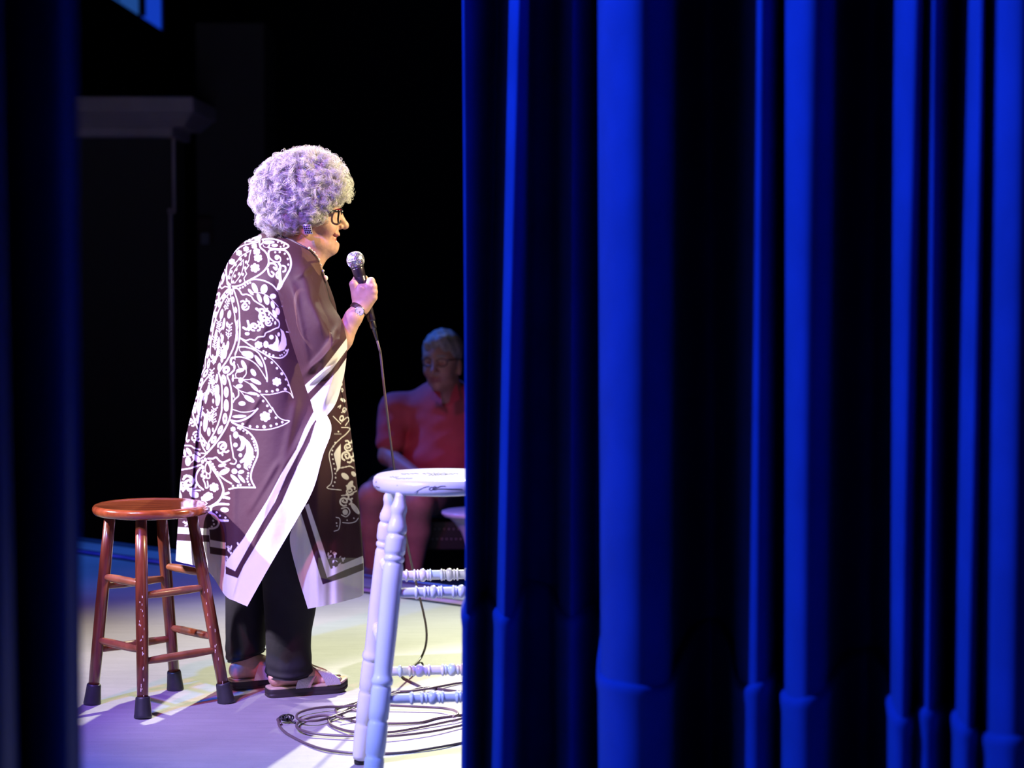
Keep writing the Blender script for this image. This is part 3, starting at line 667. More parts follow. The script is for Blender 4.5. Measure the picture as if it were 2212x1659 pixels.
# --- middle back
st(zb_, [(1165, 0), (1175, 120), (1170, 330), (1140, 500), (1090, 640)], 2.8); st(zb_, [(1085, 0), (1110, 120), (1105, 330), (1060, 510), (960, 720), (850, 880), (785, 975)], 2.6)
st(zb_, [(1090, 610), (1085, 740)], 1.2); st(zb_, [(1080, 700), (1020, 720), (1010, 800), (1050, 830), (1070, 790)], 4.0)
el(zb_, 1130, 100, 16, 80, 0, 9); el(zb_, 1128, 300, 14, 90, 3, 8)
st(zb_, [(670, 0), (620, 200), (570, 440), (545, 680), (540, 850), (520, 910)], 1.8); st(zb_, [(725, 0), (680, 220), (640, 440), (630, 640), (650, 700)], 1.8)
for x, y in ((660, 130), (612, 380), (588, 620), (600, 810)): el(zb_, x, y, 26, 90, 8, 17)
st(zb_, [(540, 880), (460, 1020), (390, 1160), (330, 1320), (295, 1500), (280, 1660)], 2.0); st(zb_, [(640, 1010), (560, 1090), (470, 1230), (420, 1400), (400, 1560), (400, 1660)], 2.0)
for x, y, a in ((545, 990, 30), (455, 1155, 22), (380, 1390, 14), (350, 1600, 8)): el(zb_, x, y, 34, 82, a, 20)
st(zb_, [(785, 975), (830, 1130), (850, 1330), (845, 1500), (840, 1660)], 2.6); st(zb_, [(1070, 930), (1000, 1000), (945, 1035), (985, 1150), (1020, 1320), (1030, 1500), (1030, 1660)], 2.8)
el(zb_, 925, 925, 62, 74, 35, 42); el(zb_, 882, 1110, 44, 92, -8, 34); el(zb_, 925, 1335, 42, 98, 0, 34); el(zb_, 925, 1580, 44, 108, 0, 36)
el(zb_, 495, 840, 16, 36, 0, 10); el(zb_, 470, 925, 18, 32, 10, 11); el(zb_, 500, 660, 26, 44); el(zb_, 795, 870, 28, 68, 8); el(zb_, 750, 1085, 22, 78, 5)
for i, (x, y, l) in enumerate(((880, 80, 100), (850, 360, 75), (780, 450, 120), (770, 600, 90), (735, 300, 110), (950, 480, 80), (900, 600, 120), (850, 720, 70), (600, 1290, 90), (555, 1420, 120), (460, 1420, 110), (755, 1330, 130), (770, 1480, 110), (440, 1580, 90))):
    leaf(zb_, x + 12, y - l, x - 12, y + l, 24 if i not in (6, 11, 12) else 40)
for i, (a, b, c, d) in enumerate(((960, 360, 990, 90), (720, 560, 720, 330), (820, 700, 830, 520), (690, 830, 710, 680), (640, 1180, 660, 930), (800, 250, 790, 40), (500, 1490, 500, 1360), (680, 1400, 690, 1230), (700, 1090, 650, 1180))): sprig(zb_, a, b, c, d, 5, 62, 1.0, seed=i)
el(zb_, 875, 470, 18, 42, 10); el(zb_, 685, 1500, 16, 38); el(zb_, 830, 290, 12, 36); el(zb_, 940, 90, 16, 46)
for q in ([(600, 130), (620, 170)], [(570, 280), (590, 310)], [(530, 460), (560, 480)], [(480, 640), (530, 670)], [(440, 850), (400, 1040), (400, 1130)], [(330, 1290), (300, 1400), (260, 1600)]): st(zb_, q, 1.5, False)
scroll(zb_, 1440, 130, 105, 80); scroll(zb_, 1700, 50, 90, 10); st(zb_, [(1240, 150), (1300, 180), (1340, 130), (1320, 30)], 4.5); st(zb_, [(1340, 190), (1400, 120)], 5); el(zb_, 1310, 262, 42, 28); el(zb_, 1825, 65, 18, 32)
st(zb_, [(1560, 0), (1570, 70), (1600, 130)], 5)
st(zb_, [(1870, 0), (1900, 60), (1890, 140), (1820, 170), (1740, 210), (1650, 250), (1620, 310), (1510, 325), (1450, 380), (1370, 365), (1280, 385), (1180, 340)], 2.2)
st(zb_, [(1180, 340), (1340, 460), (1500, 560), (1680, 660), (1820, 700), (1940, 705), (2030, 640), (2065, 550)], 2.4); st(zb_, [(2020, 0), (2060, 140), (2100, 240), (2030, 230)], 2.0, False)
flower(zb_, 1520, 470, 88); el(zb_, 1655, 460, 46, 62); el(zb_, 1755, 325, 40, 40); el(zb_, 1890, 275, 24, 36)
poly(zb_, [(1690, 470), (1780, 460), (1830, 400), (1840, 330), (1825, 285), (1870, 320), (1895, 400), (1885, 500), (1930, 400), (1940, 270), (1920, 170), (1980, 220), (2025, 350), (2035, 470), (1990, 560), (1900, 590), (1790, 570), (1700, 520)])
dots(zb_, [(1610, 583), (1655, 608), (1720, 640), (1790, 665), (2025, 572)], 19); dots(zb_, [(1915, 662), (1950, 650), (1990, 612)], 13)
st(zb_, [(1150, 510), (1260, 505), (1400, 540), (1520, 620), (1600, 750), (1650, 900), (1675, 1060), (1675, 1140)], 2.6); st(zb_, [(1090, 690), (1200, 690), (1350, 740), (1480, 830), (1570, 950), (1660, 1100)], 1.8)
el(zb_, 1310, 640, 105, 52, 15); el(zb_, 1340, 650, 90, 62, 20); leaf(zb_, 1450, 660, 1590, 870, 34); st(zb_, [(1165, 520), (1170, 570), (1210, 610)], 1.0)
st(zb_, [(1640, 650), (1760, 730), (1880, 850), (1980, 980), (2040, 1090), (2090, 1230), (2155, 1440), (2100, 1360), (2000, 1320), (1880, 1350), (1720, 1380), (1560, 1375)], 1.6)
dots(zb_, [(1640, 715), (1763, 792), (1858, 898), (2022, 1103), (2070, 1205), (1540, 1323), (1667, 1323), (1773, 1320), (1513, 1400), (1604, 1500), (1680, 1587)], 21); dots(zb_, [(1948, 997), (1866, 1297), (2010, 1282)], 27); flower(zb_, 1855, 1145, 100)
leaf(zb_, 1210, 755, 1290, 920, 36); leaf(zb_, 1110, 955, 1255, 915, 34); el(zb_, 1422, 975, 40, 70, -32); st(zb_, [(1290, 910), (1290, 1000), (1230, 1080)], 1.6); st(zb_, [(1130, 820), (1160, 890)], .8)
st(zb_, [(1130, 960), (1095, 1010), (1110, 1070)], 1.3); st(zb_, [(1050, 1080), (1130, 1075), (1250, 1105), (1400, 1105)], 1.3); leaf(zb_, 1370, 1095, 1560, 1185, 36); st(zb_, [(1150, 1080), (1280, 1140), (1400, 1210)], 1.2); leaf(zb_, 1370, 1180, 1510, 1320, 30)
st(zb_, [(1060, 1220), (1180, 1310), (1330, 1360)], 1.2); leaf(zb_, 1320, 1350, 1500, 1375, 26); st(zb_, [(1180, 1310), (1270, 1420)], 1.0); leaf(zb_, 1260, 1405, 1435, 1515, 42); leaf(zb_, 1100, 1240, 1225, 1215, 36); el(zb_, 1190, 1120, 40, 50)
st(zb_, [(1150, 1300), (1150, 1400), (1080, 1470), (1050, 1520)], 2.2); el(zb_, 1215, 1545, 62, 40); el(zb_, 1075, 870, 18, 46); el(zb_, 1050, 1040, 16, 26); el(zb_, 1045, 1100, 16, 40); leaf(zb_, 1045, 1350, 1070, 1440, 14)
st(zb_, [(1560, 1375), (1640, 1450), (1710, 1550), (1780, 1660)], 1.9)
# --- lower back
st(zc_, [(1770, 0), (1830, 110), (1900, 190), (1990, 235), (2085, 250), (1990, 315), (1850, 370), (1700, 405), (1540, 415), (1380, 395), (1200, 340), (1030, 275)], 1.9)
dots(zc_, [(1228, 308), (1362, 350), (1495, 355), (1745, 340), (1850, 308), (1954, 272), (1840, 190)], 22); dots(zc_, [(1620, 358), (1735, 68)], 30); flower(zc_, 1640, 170, 118)
st(zc_, [(1040, 35), (1200, 85), (1340, 80), (1440, 55), (1500, 25)], 1.5); st(zc_, [(1010, 240), (1130, 255), (1260, 220), (1380, 150), (1500, 25)], 3.6); leaf(zc_, 1045, 170, 1285, 160, 28)
st(zc_, [(1030, 0), (1010, 120), (970, 250), (900, 400), (780, 590), (660, 740), (560, 850)], 3.2); st(zc_, [(850, 0), (825, 130), (770, 320), (690, 490), (600, 640)], 2.6)
for x, y, a, rx, ry in ((925, 15, 0, 40, 55), (900, 205, 4, 42, 98), (815, 412, 25, 38, 84), (695, 595, 32, 40, 74), (590, 720, 20, 30, 60)): el(zc_, x, y, rx, ry, a, 28)
st(zc_, [(300, 0), (320, 160), (380, 340), (450, 490), (530, 610), (590, 690)], 2.6); st(zc_, [(400, 0), (420, 180), (430, 330)], 2.4); st(zc_, [(440, 340), (450, 560), (490, 720), (570, 850)], 2.4)
for x, y, a, rx, ry in ((350, 50, 0, 26, 56), (398, 220, -6, 22, 74), (505, 655, -25, 30, 66)): el(zc_, x, y, rx, ry, a, 18)
for i, (a, b, c, d) in enumerate(((680, 310, 700, 20), (460, 200, 450, 0), (620, 260, 620, 90))): sprig(zc_, a, b, c, d, 6, 70, 1.0, seed=20 + i)
leaf(zc_, 560, 120, 530, 440, 40); leaf(zc_, 500, 90, 580, 260, 22); el(zc_, 605, 450, 30, 76, 0); el(zc_, 680, 412, 16, 36); el(zc_, 462, 300, 16, 40)
scroll(zc_, 860, 720, 120, 170); scroll(zc_, 385, 520, 100, 190); scroll(zc_, 265, 260, 90, 100); el(zc_, 260, 130, 18, 34); el(zc_, 205, 360, 16, 40); el(zc_, 190, 500, 26, 70); st(zc_, [(185, 560), (210, 630), (240, 600)], 3)
st(zc_, [(160, 700), (270, 705), (340, 750), (440, 775)], 2.6); st(zc_, [(460, 840), (560, 850), (520, 900), (460, 940)], 2.0, False); st(zc_, [(590, 940), (680, 940), (740, 920), (800, 980), (870, 1010), (990, 960)], 3.0)
leaf(zc_, 195, 750, 285, 880, 38); leaf(zc_, 145, 770, 175, 900, 24); leaf(zc_, 310, 880, 440, 995, 50); leaf(zc_, 225, 910, 220, 1075, 52); leaf(zc_, 350, 810, 450, 880, 24); st(zc_, [(130, 910), (260, 890), (350, 860)], 1.2); st(zc_, [(240, 1050), (340, 960)], 1.0)
st(zc_, [(105, 1145), (260, 1120), (380, 1080), (470, 1050)], 2.8); st(zc_, [(450, 1110), (380, 1220), (370, 1340), (420, 1440), (500, 1510)], 3.4)
scroll(zc_, 230, 1370, 150, 200); scroll(zc_, 130, 1460, 80, 30); st(zc_, [(150, 1270), (200, 1250), (260, 1290), (330, 1330)], 3.2); st(zc_, [(170, 1440), (250, 1500), (340, 1480), (370, 1420)], 4); st(zc_, [(260, 1580), (330, 1530), (450, 1525)], 2.6); el(zc_, 340, 1615, 75, 46, 10, 0); st(zc_, [(80, 1210), (75, 1400), (70, 1660)], 1.8)
for q in ((490, 995), (490, 1100), (480, 1250), (520, 1280), (500, 1180), (540, 960)): el(zc_, *q, 26, 34)
st(zc_, [(575, 1000), (540, 1090), (545, 1180), (600, 1220), (640, 1180), (620, 1080), (575, 1000)], 2.2); st(zc_, [(560, 1220), (570, 1300), (620, 1290), (620, 1210)], 2.2); st(zc_, [(500, 1320), (540, 1420), (550, 1480), (590, 1460), (580, 1360)], 2.6)
st(zc_, [(600, 1010), (660, 1110), (740, 1230), (820, 1360), (870, 1500), (870, 1660)], 3.6); st(zc_, [(660, 1110), (780, 1230), (900, 1330), (1020, 1400)], 2.8); dots(zc_, [(632, 1000), (672, 1045), (695, 1095), (720, 1145), (760, 1195)], 22)
leaf(zc_, 780, 1080, 920, 1045, 28); leaf(zc_, 800, 1225, 980, 1140, 46); st(zc_, [(890, 1090), (980, 1130)], 1.1); flower(zc_, 700, 1470, 105); flower(zc_, 580, 1640, 90)
st(zc_, [(1030, 275), (1150, 340), (1270, 405), (1390, 510), (1470, 640), (1505, 790), (1490, 920), (1430, 1060), (1385, 1200), (1385, 1330), (1455, 1475)], 3.0); st(zc_, [(1455, 1475), (1300, 1470), (1120, 1475), (975, 1500)], 3.0)
dots(zc_, [(1145, 378), (1183, 398), (1240, 430), (1308, 472), (1402, 577), (1430, 630), (1442, 688), (1458, 738), (1466, 790), (1434, 908), (1412, 952), (1380, 1005), (1370, 1055), (1352, 1098), (1330, 1210), (1322, 1263), (1310, 1312), (1322, 1365), (1350, 1420), (1048, 1445), (1140, 1435), (1187, 1425)], 19)
poly(zc_, [(1140, 500), (1240, 540), (1350, 640), (1420, 770), (1425, 900), (1370, 1020), (1310, 1090), (1330, 1160), (1250, 1110), (1245, 1050), (1270, 1000), (1190, 1025), (1170, 990), (1240, 930), (1290, 830), (1295, 740), (1270, 660), (1250, 760), (1190, 805), (1120, 785), (1190, 720), (1200, 630)])
el(zc_, 1100, 505, 46, 62); el(zc_, 1095, 690, 40, 40); el(zc_, 1185, 880, 32, 34); flower(zc_, 1050, 400, 56); flower(zc_, 1155, 1080, 46, n=8); el(zc_, 1075, 1175, 52, 48); leaf(zc_, 1140, 1200, 1250, 1175, 32); leaf(zc_, 1010, 1240, 1170, 1390, 34); leaf(zc_, 1145, 1240, 1265, 1380, 28)
st(zc_, [(1000, 520), (1010, 640), (1040, 800), (1060, 920), (1110, 980), (1080, 1040), (1000, 1030)], 2.4)
# --- hem region
st(zd, [(960, 0), (930, 100), (860, 200), (760, 270), (690, 300)], 4.2); flower(zd, 690, 100, 95); flower(zd, 610, 150, 80); el(zd, 435, 62, 66, 44, 15); st(zd, [(340, 20), (370, 100), (460, 120)], 2.2); st(zd, [(150, 20), (180, 110), (150, 260)], 3.2)
st(zd, [(1050, 250), (900, 245), (780, 270), (730, 320), (740, 420), (800, 500), (900, 545), (1040, 550)], 4.4); el(zd, 980, 350, 75, 42, 5); dots(zd, [(832, 400), (892, 460), (995, 495)], 19); st(zd, [(700, 400), (800, 450), (870, 560), (850, 650), (780, 690), (700, 695)], 4.2); dots(zd, [(770, 550), (783, 615), (745, 660)], 19)
st(zd, [(990, 60), (1050, 40)], 5); st(zd, [(980, 120), (1060, 140)], 5)
r_ = random.Random(5)
for i in range(46):
    x = r_.uniform(1010, 1290); y = r_.uniform(940, 1310)
    if y > 940 + (1290 - x) * .35 and x < 1300 - (y - 940) * .38: el(zd, x, y, r_.uniform(8, 20), r_.uniform(18, 38), r_.uniform(0, 180), r_.choice([0, 8]))
for i in range(20): el(zd, r_.uniform(220, 330), r_.uniform(570, 655), r_.uniform(6, 12), r_.uniform(8, 18), r_.uniform(0, 180), 5)
# --- borders: bands of plain white and dark (later ones win)
BANDS = []   # polygons in pixels with value 1 white / 0 dark
def band(z, pts, val): BANDS.append((z(pts), val))
# back panel side border (narrow white, dark, wide white)
px_ = zone(0, 0, 1)
EL = [(690, 868), (672, 900), (658, 927), (640, 971), (607, 1025), (578, 1080), (526, 1163), (487, 1215)]          # left edge of the narrow white stripe
ER = [(694, 880), (684, 903), (672, 921), (654, 961), (619, 1027), (594, 1085), (555, 1149), (508, 1234)]          # its right edge
ES = [(698, 890), (690, 903), (681, 915), (670, 953), (642, 1009), (609, 1085), (526, 1223), (514, 1249)]          # right edge of the dark stripe
band(px_, EL + [(484, 1222)] + ER[::-1], 1)
band(px_, ER + [(482, 1220), (482, 1243)] + ES[::-1], 0)
band(px_, ES + [(482, 1238), (470, 1300), (540, 1330), (620, 1180), (680, 1100), (760, 940), (740, 880)], 1)
HEMB = [(370, 1138, 1152, 1167, 1250), (452, 1142, 1156, 1171, 1260), (454, 1166, 1181, 1196, 1270), (487, 1172, 1186, 1201, 1270)]
def hem_bands(px, py, m_):
    """narrow white / dark / wide white along the back hem left of the corner fold"""
    xs_ = [h[0] for h in HEMB]; k = px <= 487.5
    a = np.interp(px, xs_, [h[1] for h in HEMB]); b = np.interp(px, xs_, [h[2] for h in HEMB]); c = np.interp(px, xs_, [h[3] for h in HEMB])
    for lim, val in ((a, 1.0), (b, 0.0), (c, 1.0)):
        cv = np.clip((py - lim) / 1.1 + .5, 0, 1) * k; m_ = m_ * (1 - cv) + val * cv
    return m_
def inside(poly_, px, py):
    r = np.zeros(px.shape, bool); n = len(poly_)
    for i in range(n):
        x0, y0 = poly_[i]; x1, y1 = poly_[(i + 1) % n]
        if y0 == y1: continue
        c = ((y0 > py) != (y1 > py)) & (px < (x1 - x0) * (py - y0) / (y1 - y0) + x0); r ^= c
    return r
def cover(poly_, px, py, aa=1.1):
    """soft-edged coverage of a polygon"""
    out = np.zeros(px.shape); lo = poly_.min(0) - 2; hi = poly_.max(0) + 2
    idx = np.nonzero((px > lo[0]) & (px < hi[0]) & (py > lo[1]) & (py < hi[1]))[0]
    if not len(idx): return out
    X, Y = px[idx], py[idx]; best = np.full(len(idx), 1e9); n = len(poly_)
    for i in range(n):
        ax_, ay = poly_[i]; bx, by = poly_[(i + 1) % n]; dx, dy = bx - ax_, by - ay
        t = np.clip(((X - ax_) * dx + (Y - ay) * dy) / (dx * dx + dy * dy + 1e-9), 0, 1)
        best = np.minimum(best, np.hypot(X - ax_ - t * dx, Y - ay - t * dy))
    sd = np.where(inside(poly_, X, Y), best, -best); out[idx] = np.clip(sd / aa + .5, 0, 1); return out
def lay(m_, polys, px, py):
    for pl, val in polys:
        c = cover(np.asarray(pl, float), px, py); m_ = m_ * (1 - c) + val * c
    return m_
def print_mask(px, py, items):
    """coverage 0..1 of the white print at pixel coordinates"""
    out = np.zeros(px.shape); aa = .95
    for kind, d, wd in items:
        if kind == 's':
            x0, y0 = d.min(0) - wd - 1; x1, y1 = d.max(0) + wd + 1
            idx = np.nonzero((px > x0) & (px < x1) & (py > y0) & (py < y1))[0]
            if not len(idx): continue
            X, Y = px[idx], py[idx]; best = np.full(len(idx), 1e9)
            for i in range(len(d) - 1):
                ax_, ay = d[i]; bx, by = d[i + 1]; dx, dy = bx - ax_, by - ay
                t = np.clip(((X - ax_) * dx + (Y - ay) * dy) / (dx * dx + dy * dy + 1e-9), 0, 1)
                best = np.minimum(best, np.hypot(X - ax_ - t * dx, Y - ay - t * dy))
            out[idx] = np.maximum(out[idx], np.clip((wd / 2 - best) / aa + .5, 0, 1))
        elif kind == 'e':
            c, rx, ry, a = d; R_ = max(rx, ry) + 2
            idx = np.nonzero((abs(px - c[0]) < R_) & (abs(py - c[1]) < R_))[0]
            if not len(idx): continue
            X, Y = px[idx] - c[0], py[idx] - c[1]; ca, sa = math.cos(a), math.sin(a); u = (X * ca + Y * sa) / rx; v = (-X * sa + Y * ca) / ry
            q = np.sqrt(u * u + v * v); m_ = min(rx, ry); dist = (q - 1) * m_
            val = np.clip(-dist / aa + .5, 0, 1)
            if wd > 0: val = val * np.clip((dist + wd) / aa + .5, 0, 1)
            out[idx] = np.maximum(out[idx], val)
        else:
            out = np.maximum(out, cover(d, px, py) * wd)
    return out
# ================================================================== the performer
def Pw(px, py, Y): return P(px, py, Y + .09)              # her depth
WB = G(590, 1500)
pw = thing('person', 'person with curly white hair in a dark patterned kimono holding a microphone', 'person', WB)
DARK = np.array([0.058, 0.024, 0.034]); WHITE = np.array([0.86, 0.84, 0.86])
m_cloth = mat('kimono_cloth', (1, 1, 1), rough=0.62, attr='tint', bump=.10, bscale=45, transl=.16, spec=.15)
m_sheer = mat('kimono_sheer', (1, 1, 1), rough=0.62, attr='tint', bump=.10, bscale=45, transl=.25, spec=.15, alpha=.86)

def panel(name, rows, nu, nv, parent, fold=None, printer=None, m=None, label=None, thick=0.0012):
    C = np.array(rows, float)                                   # rows x cols x (px, py, Y)
    A = cr_mat(C.shape[0], nv); B = cr_mat(C.shape[1], nu)
    Gd = np.einsum('ij,jkc,lk->ilc', A, C, B)
    px, py, Y = Gd[..., 0].copy(), Gd[..., 1].copy(), Gd[..., 2].copy()
    U, V = np.meshgrid(np.linspace(0, 1, nu), np.linspace(0, 1, nv))
    Y += .09
    if fold is not None: Y += fold(px, py, U, V)
    u = (px - CX) / F; v = (CY - py) / F; dy = CT + v * ST; dz = -ST + v * CT; t = Y / dy
    W = np.stack([u * t, Y, HC + dz * t], -1)
    col = printer(px, py, U, V)
    g = MB(); g.grid(W)
    return mk(name, g.v[0], g.f, m or m_cloth, parent, True, label, color=col.reshape(-1, 3)), W

def col_from(mask, dark=DARK): return dark + (WHITE - dark) * np.clip(mask, 0, 1)[..., None]
# back panel: columns run from the far flank over the back centre to the near side edge
rows = [
 [(640, 520, 6.66), (606, 512, 6.64), (566, 506, 6.57), (580, 506, 6.50), (603, 512, 6.42), (626, 520, 6.37), (650, 532, 6.34)],
 [(600, 535, 6.80), (556, 526, 6.70), (524, 525, 6.58), (550, 530, 6.44), (588, 536, 6.34), (624, 542, 6.29), (652, 552, 6.28)],
 [(590, 570, 6.84), (535, 562, 6.72), (493, 566, 6.58), (522, 574, 6.40), (562, 578, 6.30), (604, 582, 6.25), (642, 588, 6.25)],
 [(580, 620, 6.85), (515, 618, 6.72), (472, 620, 6.58), (499, 622, 6.39), (545, 624, 6.28), (594, 626, 6.24), (640, 630, 6.26)],
 [(570, 700, 6.85), (500, 700, 6.72), (457, 700, 6.58), (484, 700, 6.38), (538, 701, 6.27), (596, 702, 6.23), (652, 704, 6.26)],
 [(560, 780, 6.85), (486, 780, 6.72), (442, 780, 6.58), (470, 780, 6.38), (534, 781, 6.26), (602, 782, 6.22), (668, 784, 6.25)],
 [(550, 860, 6.85), (470, 860, 6.72), (423, 860, 6.58), (460, 860, 6.37), (530, 861, 6.25), (610, 862, 6.20), (688, 864, 6.22)],
 [(540, 920, 6.85), (455, 920, 6.72), (407, 920, 6.58), (452, 921, 6.36), (526, 922, 6.24), (618, 922, 6.18), (716, 922, 6.17)],
 [(530, 985, 6.84), (445, 985, 6.72), (395, 985, 6.58), (447, 985, 6.36), (516, 986, 6.23), (606, 986, 6.16), (697, 985, 6.13)],
 [(520, 1060, 6.84), (440, 1060, 6.72), (388, 1060, 6.58), (442, 1060, 6.36), (505, 1060, 6.22), (590, 1060, 6.14), (676, 1058, 6.11)],
 [(510, 1125, 6.84), (435, 1125, 6.72), (385, 1125, 6.58), (440, 1128, 6.36), (493, 1130, 6.21), (562, 1130, 6.13), (638, 1128, 6.10)],
 [(505, 1165, 6.84), (430, 1170, 6.72), (382, 1170, 6.58), (441, 1184, 6.36), (487, 1206, 6.20), (532, 1215, 6.13), (582, 1224, 6.10)],
 [(500, 1195, 6.84), (425, 1205, 6.72), (380, 1211, 6.58), (446, 1232, 6.36), (486, 1286, 6.20), (509, 1299, 6.14), (534, 1310, 6.11)],
]
def back_print(px, py, U, V):
    P0, P1 = px.ravel().copy(), py.ravel().copy(); u = U.ravel()
    hid = u < 2 / 6                                             # beyond the back silhouette: the print goes on mirrored
    cxl = np.interp(P1, [506, 530, 574, 622, 700, 780, 860, 985, 1060, 1240], [580, 550, 522, 499, 484, 470, 460, 447, 442, 446])
    sil = np.interp(P1, [506, 525, 566, 620, 700, 780, 860, 920, 985, 1060, 1125, 1211], [566, 524, 493, 472, 457, 442, 423, 407, 395, 388, 385, 380])
    P0[hid] = (2 * cxl - sil + (P0 - sil) * 1.3)[hid]
    m_ = print_mask(P0, P1, PR)
    m_ = lay(m_, BANDS, P0, P1); m_ = hem_bands(P0, P1, m_)
    return col_from(m_).reshape(px.shape + (3,))
def back_fold(px, py, U, V):
    d = .006 * np.sin(px * .055 + py * .004) * np.clip((py - 640) / 300, 0, 1)
    e = 494 - (py - 900) * .02                                  # the vertical fold where the side piece lies over the back
    d += .028 / (1 + np.exp((px - e) / 1.6)) * np.clip((py - 830) / 120, 0, 1) * (U > 2.6 / 6)
    d += -.006 * np.exp(-((px - e - 14) / 9) ** 2) * np.clip((py - 860) / 120, 0, 1)
    for x0, y0, x1, y1, wd, a in ((560, 860, 520, 930, 6, .006), (660, 930, 560, 1110, 9, .007), (640, 870, 610, 1010, 10, .006), (545, 1140, 500, 1290, 5, .007), (580, 1080, 540, 1200, 6, .005), (530, 800, 575, 700, 9, .005), (600, 1000, 540, 1100, 7, .005)):
        dx, dy = x1 - x0, y1 - y0; L2 = dx * dx + dy * dy; t = ((px - x0) * dx + (py - y0) * dy) / L2; dist = abs((px - x0) * dy - (py - y0) * dx) / math.sqrt(L2)
        d -= a * np.exp(-(dist / wd) ** 2) * np.exp(-np.clip(np.abs(t - .5) - .4, 0, 9) ** 2 * 40)
    return d * (U > 1.5 / 6)
kim, Wb = panel('kimono', rows, 500, 760, pw, back_fold, back_print, label='dark plum kimono with white paisley print and striped white borders')

# sleeve falling over the raised arm
sl = [
 [(622, 519, 6.37), (640, 526, 6.34), (658, 536, 6.32), (676, 550, 6.34), (688, 562, 6.40)],
 [(600, 560, 6.245), (630, 560, 6.23), (660, 572, 6.22), (688, 590, 6.25), (703, 606, 6.34)],
 [(594, 605, 6.235), (628, 618, 6.17), (662, 636, 6.14), (696, 650, 6.17), (717, 656, 6.30)],
 [(610, 665, 6.225), (643, 680, 6.13), (680, 694, 6.10), (716, 698, 6.13), (737, 690, 6.27)],
 [(627, 730, 6.215), (654, 744, 6.11), (690, 750, 6.08), (726, 744, 6.10), (748, 728, 6.22)],
 [(645, 786, 6.205), (668, 800, 6.11), (696, 800, 6.08), (727, 782, 6.10), (750, 750, 6.20)],
 [(659, 833, 6.185), (673, 846, 6.12), (702, 842, 6.09), (729, 822, 6.11), (747, 786, 6.18)],
 [(671, 866, 6.165), (687, 916, 6.12), (706, 898, 6.10), (727, 868, 6.11), (743, 812, 6.17)],
]
SLB = [([(752, 722), (748, 732), (698, 797), (659, 832), (663, 852), (716, 800), (752, 752)], 1), ([(752, 752), (716, 800), (663, 852), (669, 866), (730, 800), (752, 768)], 0), ([(752, 768), (730, 800), (669, 866), (680, 960), (760, 900), (760, 760)], 1)]
def sleeve_print(px, py, U, V):
    P0, P1 = px.ravel(), py.ravel(); m_ = print_mask(P0, P1, [q for q in PR])
    m_ *= (P0 < 633) & (P1 < 626)
    m_ = lay(m_, SLB, P0, P1)
    return col_from(m_).reshape(px.shape + (3,))
def sleeve_fold(px, py, U, V):
    d = np.zeros(px.shape)
    for x0, y0, x1, y1, wd, a in ((745, 725, 650, 815, 7, .014), (735, 700, 690, 800, 9, .012), (700, 600, 745, 700, 8, .012), (650, 560, 700, 720, 16, .012), (735, 775, 660, 835, 5, .010), (690, 560, 640, 600, 8, .006), (630, 620, 665, 800, 10, .010), (745, 745, 700, 870, 7, .010), (680, 640, 735, 735, 9, -.010)):
        dx, dy = x1 - x0, y1 - y0; L2 = dx * dx + dy * dy; t = ((px - x0) * dx + (py - y0) * dy) / L2; dist = abs((px - x0) * dy - (py - y0) * dx) / math.sqrt(L2)
        d -= 1.5 * a * np.exp(-(dist / wd) ** 2) * np.exp(-np.clip(np.abs(t - .5) - .35, 0, 9) ** 2 * 30)
    return d
panel('sleeve', sl, 170, 360, kim, sleeve_fold, sleeve_print, m=m_sheer, label='plain plum sleeve with striped white cuff')

# front panel, sheer, its corner hanging over the trousers
fr = [
 [(640, 540, 6.42), (664, 548, 6.42), (678, 554, 6.46), (688, 562, 6.52), (676, 568, 6.62), (640, 560, 6.78)],
 [(660, 650, 6.38), (688, 652, 6.36), (708, 653, 6.42), (723, 652, 6.51), (705, 655, 6.64), (650, 655, 6.82)],
 [(665, 750, 6.35), (696, 750, 6.34), (722, 750, 6.39), (738, 750, 6.50), (715, 750, 6.64), (650, 750, 6.84)],
 [(668, 850, 6.28), (700, 850, 6.27), (728, 850, 6.32), (747, 850, 6.44), (722, 850, 6.64), (645, 850, 6.85)],
 [(664, 950, 6.26), (700, 950, 6.25), (736, 950, 6.30), (760, 950, 6.43), (732, 950, 6.64), (640, 950, 6.85)],
 [(655, 1050, 6.24), (692, 1050, 6.23), (736, 1050, 6.28), (772, 1050, 6.42), (742, 1050, 6.64), (630, 1050, 6.85)],
 [(640, 1120, 6.22), (682, 1122, 6.21), (735, 1122, 6.26), (778, 1120, 6.41), (748, 1120, 6.64), (625, 1120, 6.85)],
 [(626, 1165, 6.20), (680, 1175, 6.19), (735, 1178, 6.25), (782, 1172, 6.41), (752, 1165, 6.64), (620, 1160, 6.85)],
 [(641, 1235, 6.19), (688, 1240, 6.18), (738, 1240, 6.24), (785, 1228, 6.41), (755, 1220, 6.64), (620, 1205, 6.85)],
 [(665, 1315, 6.19), (703, 1308, 6.18), (746, 1298, 6.24), (785, 1284, 6.41), (758, 1265, 6.64), (620, 1230, 6.85)],
]
FP = []
_k = PR; PR = FP
st(r5, [(1895, 735), (1820, 810), (1765, 910), (1785, 1040), (1800, 1150), (1785, 1230), (1745, 1280), (1895, 1300)], 1.8)
st(r5, [(1820, 690), (1895, 690)], 1.2); dots(r5, [(1830, 785), (1810, 825), (1800, 870), (1795, 915), (1805, 965), (1815, 1015), (1825, 1070), (1832, 1120), (1835, 1165), (1825, 1215), (1805, 1255), (1865, 665)], 9, 5.027)
poly(r5, [(1890, 800), (1840, 860), (1815, 910), (1830, 980), (1850, 1050), (1840, 1110), (1885, 1060), (1890, 980)])
